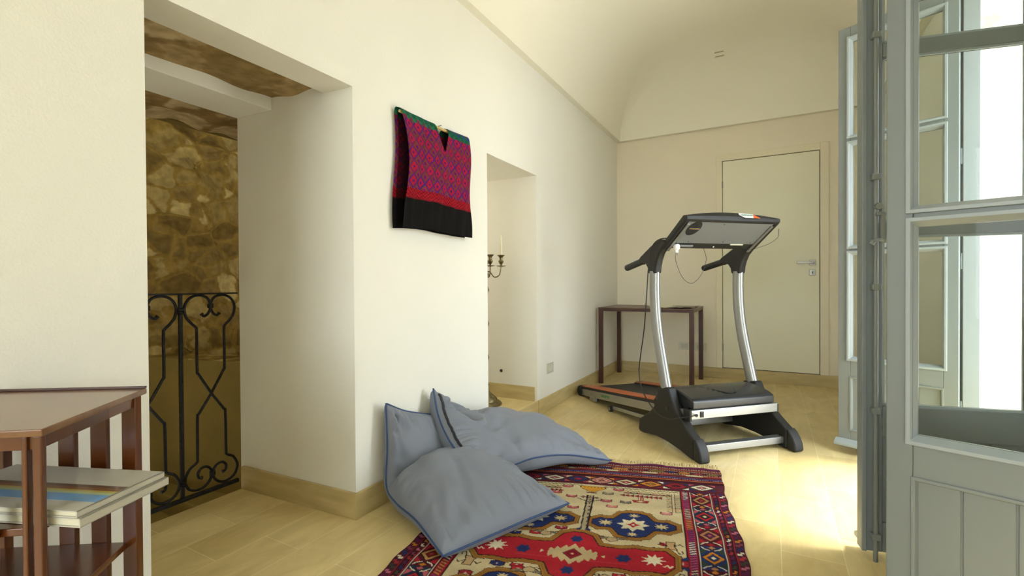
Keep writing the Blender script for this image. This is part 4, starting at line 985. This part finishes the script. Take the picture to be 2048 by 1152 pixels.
NET1 = [
    [(.050, 1.575, .468), (.050, 1.70, .405), (.045, 1.86, .35), (.040, 2.02, .30)],
    [(.066, 1.565, .28), (.085, 1.71, .25), (.090, 1.86, .22), (.085, 2.02, .20)],
    [(.075, 1.548, .115), (.115, 1.72, .12), (.140, 1.88, .13), (.160, 2.04, .12)],
    [(.185, 1.488, .088), (.225, 1.66, .085), (.270, 1.84, .085), (.320, 2.02, .075)],
    [(.345, 1.432, .072), (.395, 1.61, .070), (.450, 1.79, .070), (.540, 1.97, .070)],
    [(.535, 1.345, .032), (.625, 1.52, .045), (.700, 1.71, .045), (.785, 1.915, .040)]]
def prof1(u, v): return 0.50+0.65*(1/(1+math.exp(-(u-.46)*22)))-0.25*math.exp(-((u-.38)/.07)**2)
cushion('floor_cushion', NET1, .150, .075, 'blue grey floor cushion folded against the wall, its near corner on the rug', 11, prof=prof1, folds=((.52, .35, .56, .75, .012, .04), (.72, .15, .80, .5, .006, .05), (.9, .3, .72, .45, .007, .03)))
NET2 = [
    [(.055, 1.905, .468), (.060, 2.10, .285), (.075, 2.35, .20), (.090, 2.62, .11), (.12, 2.84, .05)],
    [(.110, 1.875, .345), (.150, 2.06, .225), (.190, 2.28, .185), (.240, 2.56, .12), (.33, 2.79, .05)],
    [(.215, 1.825, .250), (.275, 2.00, .165), (.340, 2.20, .140), (.420, 2.46, .10), (.54, 2.68, .045)],
    [(.372, 1.768, .168), (.432, 1.985, .112), (.520, 2.13, .125), (.625, 2.32, .095), (.795, 2.50, .036)]]
cushion('floor_cushion', NET2, .125, .11, 'blue grey floor cushion with a black zip lying on top, its tip on the rug', 23, zip_edge=(.06, .97), folds=((.12, .12, .42, .20, .030, .045), (.30, .28, .62, .34, .012, .05), (.55, .42, .85, .40, .008, .04), (.12, .30, .3, .34, .016, .04)))

# ================================================================== TREADMILL
tm = empty('treadmill', (1.445, 3.027, 0.0), math.radians(44.43), label='silver and black folding treadmill with orange foot strips in the middle of the room', cat='treadmill')
TP = lambda mb, name, mt, par=None, **k: mb.build(name, mt, par or tm, **k)
HW = 0.323
SH = [(.025, .120), (.060, .142), (.105, .172), (.150, .206), (.192, .244), (.228, .284), (.252, .325), (.270, .362), (.378, .346), (.382, .310), (.396, .262), (.425, .212), (.475, .165), (.540, .122), (.600, .086), (.612, .012), (.590, .001), (.555, .001), (.500, .012), (.400, .028), (.280, .028), (.150, .016), (.060, .002), (.025, .001)]
CAP = [(.023, .001), (.023, .130), (.002, .112), (-.020, .085), (-.036, .050), (-.041, .018), (-.036, .001)]
for s in (-1, 1):
    xi, xo = s*(HW-.030), s*(HW+.030)
    m = MB(); m.prism(SH, min(xi, xo), max(xi, xo), 'x'); sh = TP(m, 'foot_shroud', M['tm_black'], bevel=0.012, seg=3)
    m = MB(); m.prism(CAP, min(xi, xo)-.003, max(xi, xo)+.003, 'x'); m.build('end_cap', M['tm_black'], sh, bevel=0.016, seg=4)
    m = MB()
    for (y, z) in ((.59, .045), (.45, .045), (.13, .055), (.02+.03, .075), (.0, .055), (-.02, .03)):
        for xx in (s*(HW-.0305), s*(HW+.0305)): m.lathe([(.005, -.0008), (.005, .0008)], (xx, y, z), 10, 'x')
    m.lathe([(.014, -.004), (.014, .004)], (s*(HW)-.031, .275, .235), 16, 'x')
    m.build_each('shroud_screw', M['steel_dark'], sh)
    # curved oval upright
    P = spline([(s*HW, a, b) for a, b in ((.300, .270), (.335, .375), (.368, .49), (.400, .60), (.428, .72), (.446, .84), (.452, .96), (.451, 1.075))], 6)
    m = MB(); m.tube(P, 0.0405, 24, flat=((1, 0, 0), 0.72)); TP(m, 'upright', M['tm_silver'], smooth=True, ang=60)
    # handlebar bracket
    BR = [(.412, 1.058), (.491, 1.058), (.500, 1.095), (.522, 1.122), (.556, 1.134), (.585, 1.127), (.612, 1.120), (.622, 1.152), (.590, 1.176), (.535, 1.203), (.470, 1.235), (.405, 1.262), (.355, 1.272), (.300, 1.262), (.290, 1.240), (.330, 1.215), (.368, 1.180), (.392, 1.140), (.406, 1.100)]
    m = MB(); m.prism(BR, s*HW-.026, s*HW+.026, 'x'); br = TP(m, 'handlebar_bracket', M['tm_black'], bevel=0.012, seg=3)
    m = MB(); m.tube([(s*HW, .575, 1.150), (s*HW, .80, 1.108)], .0225, 18); m.lathe([(.0185, 0), (.016, .006), (.008, .010), (.001, .011)], (0, 0, 0), 3) if False else None
    m.tube(spline([(s*HW, .795, 1.109), (s*HW, .806, 1.107), (s*HW, .813, 1.1055)], 3), [.0225]*3+[.019]*2+[.012, .006], 16)
    m.build('handle_grip', M['tm_black'], br, smooth=True, ang=70)
    m = MB()
    for (y, z) in ((.335, 1.235), (.43, 1.10), (.59, 1.150)):
        for xx in (s*HW-.0265, s*HW+.0265): m.lathe([(.0048, -.0008), (.0048, .0008)], (xx, y, z), 10, 'x')
    m.build_each('bracket_screw', M['steel_dark'], br)
# crossbars
m = MB(); m.box((-HW+.03, .045, .032), (HW-.03, .095, .072)); TP(m, 'front_crossbar', M['tm_silver'], bevel=0.003)
m = MB(); m.box((-HW+.03, .47, .045), (HW-.03, .51, .085)); TP(m, 'rear_crossbar', M['tm_silver'], bevel=0.003)
# the deck slopes down towards the back
def dz(y, h=0): return .258-.128*(y-.12)+h
def slab(m, x0, x1, y0, y1, h0, h1): m.hexa([(x0, y0, dz(y0, h0)), (x1, y0, dz(y0, h0)), (x1, y1, dz(y1, h0)), (x0, y1, dz(y1, h0)), (x0, y0, dz(y0, h1)), (x1, y0, dz(y0, h1)), (x1, y1, dz(y1, h1)), (x0, y1, dz(y1, h1))])
for s in (-1, 1):
    m = MB(); slab(m, *sorted((s*.300, s*.318)), .13, 1.63, -.056, 0); sr = TP(m, 'side_rail', M['tm_silver'], bevel=0.002)
    m = MB(); slab(m, *sorted((s*.208, s*.316)), .45, 1.63, .0005, .020); TP(m, 'foot_rail', M['tm_black'], bevel=0.002)
    m = MB(); slab(m, *sorted((s*.212, s*.313)), .47, 1.62, .0205, .028); TP(m, 'foot_strip', M['tm_orange'], bevel=0.002)
    m = MB(); slab(m, *sorted((s*.204, s*.320)), .44, .475, -.01, .034); TP(m, 'strip_end', M['tm_black'], bevel=0.006)
    m = MB(); y, z = 1.655, dz(1.655, -.022)
    m.lathe([(.030, -.045), (.044, -.041), (.049, -.030), (.049, .030), (.045, .040), (.034, .045)], (s*.285, y, z), 26, 'x'); m.box((s*.240, y-.04, z-.045), (s*.322, y+.005, z+.047)); TP(m, 'rear_end_cap', M['tm_black'], smooth=True, bevel=0.003)
    m = MB(); m.box((s*.300, 1.345, .012), (s*.322, 1.445, .060)); wb = TP(m, 'wheel_bracket', M['tm_silver'], bevel=0.002)
    m = MB(); m.lathe([(.020, -.012), (.024, -.010), (.024, .010), (.020, .012)], (s*.285, 1.40, .0245), 20, 'x'); m.build('rear_wheel', M['rubber'], wb, smooth=True)
    m = MB(); m.lathe([(.004, -.001), (.004, .001)], (s*.323, 1.40, .028), 10, 'x'); m.lathe([(.005, -.001), (.005, .001)], (s*.3185, 1.42, dz(1.42, -.03)), 10, 'x'); m.build_each('bracket_bolt', M['steel_dark'], wb)
    # lifting arm and middle wheel
    m = MB(); m.hexa([(s*.292, .50, .085), (s*.308, .50, .085), (s*.308, 1.06, .024), (s*.292, 1.06, .024), (s*.292, .50, .110), (s*.308, .50, .110), (s*.308, 1.06, .050), (s*.292, 1.06, .050)]); la = TP(m, 'lift_arm', M['tm_silver'], bevel=0.002)
    m = MB(); m.lathe([(.012, -.012), (.024, -.011), (.024, .011), (.012, .012)], (s*.314, 1.085, .0245), 22, 'x'); m.build('transport_wheel', M['rubber'], la, smooth=True)
    m = MB(); m.lathe([(.013, -.0125), (.013, .0135), (.005, .0145)], (s*.314, 1.085, .0245), 16, 'x'); m.build('wheel_hub', M['tm_silver'], la, smooth=True)
m = MB(); slab(m, -.206, .206, .30, 1.62, .004, .012); TP(m, 'running_belt', M['tm_belt'], bevel=0.002)
m = MB(); slab(m, -.299, .299, .15, 1.60, -.030, .002); TP(m, 'deck_board', M['tm_black'])
m = MB(); m.lathe([(.032, -.235), (.032, .235)], (0, 1.66, dz(1.66, -.022)), 24, 'x'); TP(m, 'rear_roller', M['tm_belt'], smooth=True)
m = MB(); m.box((-.318, .108, .205), (.318, .135, .2575)); fb = TP(m, 'front_bar', M['tm_silver'], bevel=0.003)
m = MB(); m.box((-.322, .10, .197), (-.306, .16, .260)); m.box((.3085, .1045, .209), (.3155, .110, .254)); m.build_each('bar_end', M['tm_black'], fb, bevel=0.002)
m = MB(); m.box((-.245, .1035, .214), (-.222, .109, .248)); sw = m.build('power_switch', M['cord'], fb, bevel=0.001)
m = MB(); m.box((-.240, .1015, .222), (-.227, .104, .240)); m.build('switch_rocker', M['tm_black'], fb, bevel=0.001)
m = MB(); m.lathe([(.009, .104), (.009, .109)], (-.270, 0, .228), 16, 'y'); m.build('cord_inlet', M['cord'], fb, smooth=True)
# motor hood
HD = [(.112, .259), (.112, .300), (.118, .312), (.140, .322), (.190, .334), (.255, .345), (.320, .347), (.385, .336), (.445, .312), (.490, .275), (.520, .225), (.52, .20), (.20, .20), (.15, .259)]
m = MB(); m.prism(HD, -.292, .292, 'x'); hood = TP(m, 'motor_hood', M['tm_gloss'], bevel=0.010, seg=3)
m = MB()
def hz_(y): 
    for (a, b), (c, d) in zip(HD[2:9], HD[3:10]):
        if a <= y <= c: return b+(d-b)*(y-a)/(c-a)
    return .33
vp = [(-.11, .30), (-.03, .185), (.0, .165), (.03, .165), (.07, .185), (.13, .30)]
VP = spline([(x, y, hz_(y)+.0015) for x, y in vp], 5); m.tube(VP, [.0008]+[.005]*(len(VP)-2)+[.0008], 8, flat=((0, 0, 1), .4)); m.build('hood_crease', M['tm_gloss'], hood, smooth=True)
m = MB()
for (x, y, a) in ((-.078, .250, -.96), (-.060, .226, -.96), (-.042, .203, -.9), (-.022, .180, -.7), (.052, .172, .6), (.070, .188, .75), (.086, .212, .9), (.100, .238, .95)):
    dx, dy = .008*math.cos(a), .008*math.sin(a); z = hz_(y)+.0045; m.hexa([(x-dx-.003, y-dy-.003, z), (x+dx-.003, y+dy-.003, z), (x+dx+.003, y+dy+.003, z), (x-dx+.003, y-dy+.003, z), (x-dx-.003, y-dy-.003, z+.001), (x+dx-.003, y+dy-.003, z+.001), (x+dx+.003, y+dy+.003, z+.001), (x-dx+.003, y-dy+.003, z+.001)])
m.build_each('hood_slot', M['steel_dark'], hood)
# console, seen from underneath
def con(x, t, h):  # t 0 low .. 1 high along the slope, h normal offset (up)
    y = .318-.200*t; z = 1.222+.138*t; return (x, y+.57*h, z+.82*h)
m = MB(); m.hexa([con(-.306, .16, 0), con(.306, .16, 0), con(.302, .97, 0), con(-.302, .97, 0), con(-.306, .16, .006), con(.306, .16, .006), con(.302, .97, .006), con(-.302, .97, .006)])
cons = None
mc = MB()
# black shell above
mc.hexa([con(-.318, .0, .007), con(.318, .0, .007), con(.314, 1.0, .007), con(-.314, 1.0, .007), con(-.318, .0, .040), con(.318, .0, .040), con(.314, 1.0, .034), con(-.314, 1.0, .034)])
cons = TP(mc, 'console', M['tm_black'], bevel=0.012, seg=3)
m.build('back_plate', M['tm_grey'], cons, bevel=0.002)
m = MB(); xs = [-.332+.664*k/20 for k in range(21)]
vs = []
for x in xs:
    b_ = .034*(1-(x/.335)**2)-.016
    for (t, h) in ((.965, -.004), (1.06, -.002), (1.10, .018+b_*.3), (1.06, .044+b_), (.93, .046+b_)): vs.append(con(x, t, h))
fs = []
for k in range(20):
    for j in range(5): fs.append((k*5+j, (k+1)*5+j, (k+1)*5+(j+1) % 5, k*5+(j+1) % 5))
fs += [(4, 3, 2, 1, 0), (100, 101, 102, 103, 104)]; m.add(vs, fs); m.build('top_lip', M['tm_black'], cons, bevel=0.004)
for s in (-1, 1):
    m = MB(); m.hexa([con(s*.312, -.12, -.004), con(s*.342, -.12, -.004), con(s*.336, 1.03, -.004), con(s*.308, 1.03, -.004), con(s*.312, -.12, .034), con(s*.342, -.12, .034), con(s*.336, 1.03, .040), con(s*.308, 1.03, .040)]); ca_ = m.build('console_arm', M['tm_black'], cons, bevel=0.010, seg=3)
    m = MB(); m.hexa([con(s*.292, -.13, -.008), con(s*.311, -.13, -.008), con(s*.308, .90, -.008), con(s*.290, .90, -.008), con(s*.292, -.13, -.0005), con(s*.311, -.13, -.0005), con(s*.308, .90, -.0005), con(s*.290, .90, -.0005)]); m.build('arm_strip', M['tm_silver'], cons, bevel=0.001)
m = MB(); m.hexa([con(-.31, -.06, .000), con(.31, -.06, .000), con(.31, .16, .004), con(-.31, .16, .004), con(-.31, -.06, .035), con(.31, -.06, .035), con(.31, .16, .035), con(-.31, .16, .035)]); m.build('lower_housing', M['tm_black'], cons, bevel=0.006)
m = MB(); n_ = 24; c0 = Vector(con(-.235, .72, -.0008)); ux = Vector((1, 0, 0)); uy = (Vector(con(0, 1, 0))-Vector(con(0, 0, 0))).normalized(); nn_ = ux.cross(uy)
ring_ = [c0+ux*.045*math.cos(2*PI*k/n_)+uy*.062*math.sin(2*PI*k/n_) for k in range(n_)]
m.add(ring_+[p+Vector((0, .57, .82))*.002 for p in ring_], [tuple(range(n_))]+[tuple(range(n_, 2*n_))[::-1]]+[(k, (k+1) % n_, n_+(k+1) % n_, n_+k) for k in range(n_)]); m.build('bottle_holder', M['tm_gloss'], cons)
m = MB(); q_ = [c0+ux*(-.030)+uy*(-.004), c0+ux*.040+uy*(-.004), c0+ux*.040+uy*.001, c0+ux*(-.030)+uy*.001]; m.add([p-Vector((0, .57, .82))*.0012 for p in q_], [(0, 1, 2, 3)]); m.build('holder_rim', M['rod'], cons)
m = MB()
for x, t in ((-.05, .90), (-.20, .22), (.05, .24), (.26, .22), (.29, .88)): p = Vector(con(x, t, -.0005)); m.tube([p, p-Vector((0, .57, .82))*.002], .0035, 8)
m.build_each('plate_screw', M['steel_dark'], cons)
m = MB(); p = Vector(con(.01, .04, -.001)); m.tube([p, p-Vector((0, .57, .82))*.003], .005, 10); m.build('housing_screw', M['white_plastic'], cons)
m = MB(); m.hexa([con(-.245, .05, -.012), con(-.150, .05, -.012), con(-.150, .11, -.012), con(-.245, .11, -.012), con(-.245, .05, .0), con(-.150, .05, .0), con(-.150, .11, .0), con(-.245, .11, .0)]); m.build('grey_tube', M['tm_grey'], cons, bevel=0.004)
m = MB(); m.hexa([con(.120, .13, -.004), (con(.215, .13, -.004)), con(.215, .16, -.004), con(.120, .16, -.004), con(.120, .13, .0), con(.215, .13, .0), con(.215, .16, .0), con(.120, .16, .0)]); m.build('paper_label', M['socket_plate'], cons)
# white plug hung under the console
pc = Vector(con(-.268, .05, -.018))
m = MB(); m.lathe([(.008, -.030), (.011, -.028), (.012, -.012), (.020, -.004), (.022, .010), (.018, .022), (.008, .026)], tuple(pc), 14); pg = TP(m, 'power_plug', M['white_plastic'], bevel=0.002)
m = MB(); m.tube([pc+Vector((-.006, 0, -.028)), pc+Vector((-.006, 0, -.044))], .0022, 8); m.tube([pc+Vector((.006, 0, -.028)), pc+Vector((.006, 0, -.044))], .0022, 8); m.build_each('plug_pin', M['tm_silver'], pg, smooth=True)
# cords
m = MB(); m.tube(spline([tuple(pc+Vector((0, .01, .012))), (-.30, .27, 1.262), (-.352, .335, 1.272), (-.362, .42, 1.228), (-.366, .455, 1.10), (-.370, .475, .90), (-.372, .50, .70), (-.372, .545, .52), (-.372, .565, .40), (-.372, .53, .30), (-.372, .44, .225), (-.376, .33, .185), (-.374, .22, .185), (-.368, .13, .215), (-.335, .075, .236), (-.295, .085, .237), (-.270, .105, .230)], 8), .0036, 8); TP(m, 'power_cord', M['cord'], smooth=True, ang=100)
m = MB(); m.tube(spline([con(-.262, .03, -.01), (-.255, .325, 1.14), (-.215, .315, 1.035), (-.155, .305, .995), (-.095, .295, 1.045), (-.055, .295, 1.14), con(-.05, -.04, .0)], 8), .0014, 6); TP(m, 'safety_cord', M['cord'], smooth=True, ang=100)
m = MB(); m.tube(spline([con(.20, .12, -.005), con(.29, -.03, -.006), con(.37, .25, -.02), con(.40, .55, -.02), con(.372, .80, .0)], 8), .0014, 6); TP(m, 'loose_wire', M['cord'], smooth=True, ang=100)
# maker's stickers
def text(s_, size, mt, parent, origin, xdir, ydir, name='lettering', ext=0.0004):
    cu = bpy.data.curves.new(name, 'FONT'); cu.body = s_; cu.size = size; cu.extrude = ext; cu.offset = size*0.012; cu.align_x = 'CENTER'; cu.align_y = 'CENTER'
    o = bpy.data.objects.new(name, cu); COL.objects.link(o)
    dg = bpy.context.evaluated_depsgraph_get(); me = bpy.data.meshes.new_from_object(o.evaluated_get(dg)); bpy.data.objects.remove(o)
    me.materials.clear(); me.materials.append(mt); o = bpy.data.objects.new(name, me); COL.objects.link(o); o.parent = parent
    x = Vector(xdir).normalized(); y = Vector(ydir).normalized(); z = x.cross(y)
    o.matrix_local = Matrix(((x.x, y.x, z.x, origin[0]), (x.y, y.y, z.y, origin[1]), (x.z, y.z, z.z, origin[2]), (0, 0, 0, 1))); return o
def lip(x, f, off=.0012):   # point on the camera-side face of the lip
    b_ = .034*(1-(x/.335)**2)-.016; a = Vector(con(x, 1.10, .018+b_*.3)); b = Vector(con(x, 1.06, .044+b_)); n = Vector((0, -.9, .25)).normalized()
    return a.lerp(b, f)+n*off
def lip2(x, f, off=.0012):
    b_ = .034*(1-(x/.335)**2)-.016; a = Vector(con(x, 1.06, -.002)); b = Vector(con(x, 1.10, .018+b_*.3)); n = Vector((0, -1, -.1)).normalized(); return a.lerp(b, f)+n*off
m = MB(); o3 = [lip(.05, .92, .0012), lip(.155, .92, .0012), lip(.178, -.35, .0012), lip(.068, -.35, .0012), lip(.044, .35, .0012)]
m.add([tuple(p) for p in o3]+[tuple(p+Vector((0, .001, 0))) for p in o3], [(0, 1, 2, 3, 4), (9, 8, 7, 6, 5)]+[(k, (k+1) % 5, 5+(k+1) % 5, 5+k) for k in range(5)]); stk = m.build('maker_sticker', M['white_plastic'], cons)
m = MB(); o3 = [lip(.155, .92, .0018), lip(.1785, -.36, .0018), lip(.125, -.36, .0018)]; m.add([tuple(p) for p in o3], [(0, 1, 2)]); m.build('sticker_corner', M['orange_print'], cons)
text('LINEOFLEX', .0175, M['green_dark'], cons, tuple(lip(.100, .42, .0020)), lip(.13, .4, 0)-lip(.07, .4, 0), lip(.1, .9, 0)-lip(.1, .1, 0))
text('LINEOFLEX', .030, M['green_print'], tm, (-.3187, 1.17, dz(1.17, -.027)), (0, -1, .128), (0, .128, 1))

# ================================================================== TABLE IN THE CORNER
ct = empty('corner_table', (0.49, 4.90, 0), label='dark brown square-legged table in the far corner behind the treadmill', cat='table')
Hh = 0.757; tx0, tx1, ty0, ty1 = -.452, .452, -.345, .345
m = MB(); m.box((tx0, ty0, Hh-.012), (tx1, ty1, Hh)); m.build('tabletop', M['desk_top'], ct, bevel=0.002)
m = MB(); a = .03
for (x0, y0, x1, y1) in ((tx0+a, ty0+.004, tx1-a, ty0+.020), (tx0+a, ty1-.020, tx1-a, ty1-.004), (tx0+.004, ty0+a, tx0+.020, ty1-a), (tx1-.020, ty0+a, tx1-.004, ty1-a)): m.box((x0, y0, Hh-.034), (x1, y1, Hh-.0125))
m.build('apron', M['desk'], ct, bevel=0.001)
for sx in (0, 1):
    for sy in (0, 1):
        x = tx0+.003 if sx == 0 else tx1-.043; y = ty0+.003 if sy == 0 else ty1-.043
        m = MB(); m.box((x, y, 0), (x+.040, y+.040, Hh-.0125)); m.build('leg', M['desk'], ct, bevel=0.002)
mag = empty('magazine', (0.70, 4.80, Hh), math.radians(-14), label='open crumpled magazine lying on the corner table', cat='magazine')
def sheet(x0, x1, y0, y1, hz, th, n=14, curl=0):
    vs = []; 
    for i in range(n+1):
        for j in range(5):
            x = x0+(x1-x0)*i/n; y = y0+(y1-y0)*j/4; vs.append((x, y, hz+.004*math.sin(i*1.1+j*.5)*(i/n)+curl*((i/n)**3)+abs(math.sin(i/n*PI))*.006))
    fs = [(i*5+j, (i+1)*5+j, (i+1)*5+j+1, i*5+j+1) for i in range(n) for j in range(4)]
    m = MB(); m.add(vs, fs); return m
o = sheet(0, .21, -.14, .14, .004, .003, curl=.012).build('right_page', M['brown_frieze'], mag, smooth=True, fix=False); o.modifiers.new('t', 'SOLIDIFY').thickness = .003
o = sheet(0, -.21, -.14, .14, .004, .003, curl=.022).build('left_page', M['socket_plate'], mag, smooth=True, fix=False); o.modifiers.new('t', 'SOLIDIFY').thickness = .003

# ================================================================== SIDE TABLE WITH BOOKS, LOWER LEFT
st = empty('side_table', (0.245, 0.335, 0), label='red brown slatted wooden side table by the left wall, lower left', cat='table')
def S(x, y): return (x-0.245, y-0.335)
P1, P2, P3, P0 = (.272, .560), (.483, .315), (.214, .107), (.006, .382)
quad = [S(*P0), S(*P1), S(*P2), S(*P3)]
def shrink(q, d):
    c = Vector((sum(p[0] for p in q)/4, sum(p[1] for p in q)/4)); return [tuple(c+(Vector(p)-c)*(1-d/(Vector(p)-c).length)) for p in q]
m = MB(); m.prism(quad, .747, .760); m.build('tabletop', M['mahog_top'], st, bevel=0.002)
m = MB(); q2 = shrink(quad, .018); q3 = shrink(quad, .036)
for k in range(4):
    a, b, c, d = q2[k], q2[(k+1) % 4], q3[(k+1) % 4], q3[k]
    m.hexa([(a[0], a[1], .722), (b[0], b[1], .722), (c[0], c[1], .722), (d[0], d[1], .722), (a[0], a[1], .7465), (b[0], b[1], .7465), (c[0], c[1], .7465), (d[0], d[1], .7465)])
m.build('apron', M['mahog'], st, bevel=0.001)
m = MB(); a = Vector(quad[0]); b = Vector(quad[1]); nrm_ = Vector((-(b-a).y, (b-a).x)).normalized()*.007
m.prism([tuple(a), tuple(b), tuple(b-nrm_), tuple(a-nrm_)], .7605, .7655); m.build('back_strip', M['desk'], st, bevel=0.001)  # thin dark strip along the back edge of the top
def post(name, p, w_, d_, ang, z0=0.0, z1=.7465, mt=None):
    m = MB(); ca, sa = math.cos(ang), math.sin(ang)
    q = [(p[0]+ca*x-sa*y, p[1]+sa*x+ca*y) for x, y in ((-w_/2, -d_/2), (w_/2, -d_/2), (w_/2, d_/2), (-w_/2, d_/2))]
    m.prism(q, z0, z1); return m.build(name, mt or M['mahog'], st, bevel=0.002)
aA = math.atan2(P1[1]-P0[1], P1[0]-P0[0]); aB = math.atan2(P2[1]-P1[1], P2[0]-P1[0]); aC = math.atan2(P2[1]-P3[1], P2[0]-P3[0])
ql = shrink(quad, .030)
post('leg', ql[0], .030, .022, aA); post('leg', ql[1], .030, .022, aA)
l2 = Vector(ql[2]); l2 = Vector(shrink(quad, .020)[2]); post('leg', tuple(l2), .013, .013, aB); dC = Vector((math.cos(aC), math.sin(aC)))
post('leg_face', tuple(l2-dC*.0185), .008, .014, aC, mt=M['mahog'])
post('leg', ql[3], .030, .022, aC)
for k in (1, 2, 3):
    f_ = k/4; p = Vector(ql[1]).lerp(Vector(ql[0]), f_*0.98); post('slat', tuple(p), .034, .014, aA)
for k in (1, 2, 3):
    p = Vector(ql[2]).lerp(Vector(ql[3]), k/4); post('slat', tuple(p), .024, .012, aC)
for z, d_ in ((.583, .040), (.415, .040), (.20, .040)):
    m = MB(); m.prism(shrink(quad, d_), z-.014, z); m.build('shelf', M['mahog'], st, bevel=0.002)
# two large thin books on the middle shelf
def book(name, corner, ux_, L, wd, z0, z1, label, photo):
    ang = math.atan2(ux_[1], ux_[0]); o = empty(name, (corner[0], corner[1], z0), ang, label=label, cat='book', group='books on the side table shelf')
    h = z1-z0
    m = MB(); m.box((0, 0, 0), (L, wd, .0022)); m.box((0, 0, h-.0022), (L, wd, h)); m.box((0, 0, 0), (.004, wd, h)) if False else None
    m.box((L-.003, 0, 0), (L, wd, h)); m.build('cover', M['cover'], o, bevel=0.0008)
    m = MB(); m.box((.004, .003, .0023), (L-.0032, wd-.003, h-.0023)); m.build('pages', mat('page_edges', lin('cfc9b0'), 0.8), o)
    if photo:
        bands = [(.44, .50, '5a3d2a'), (.50, .56, '7c4c22'), (.56, .60, 'b5a04c'), (.60, .65, 'a8b487'), (.65, .80, '6f9cc8')]
        for k, (a, b, c) in enumerate(bands):
            m = MB(); m.box((.002, wd*(1-b), h+.0001), (L-.004, wd*(1-a), h+.0004)); m.build('cover_photo', mat('photo_band', lin(c), 0.3, noise=(30, lin(c), 3)), o)
    return o
ub = Vector((.335, .131)).normalized()       # direction of the long side (towards the right)
cr = Vector((.452, .522)); fr = Vector((.516, .355))
nb_ = Vector((-ub.y, ub.x))
c_front = Vector((.516, .352)); wdt = .180
cA = c_front-ub*.36
book('picture_book', (cA.x, cA.y), ub, .36, wdt, .5835, .5995, 'plain white picture book at the bottom of the pair on the side table shelf', False)
book('picture_book', (cA.x-.006*ub.x, cA.y-.006*ub.y), ub, .36, wdt-.004, .6000, .6120, 'white picture book with a blue and brown landscape strip, uppermost on the side table shelf', True)
bk = [o for o in bpy.data.objects if o.name.startswith('picture_book')]
for o, s1, s2 in ((bk[0], '', ''),):
    pass
text('LOUISIANA', .0085, M['grey_plate'], bk[0], (.3605, .055, .008), (0, 1, 0), (0, 0, 1)) if False else None
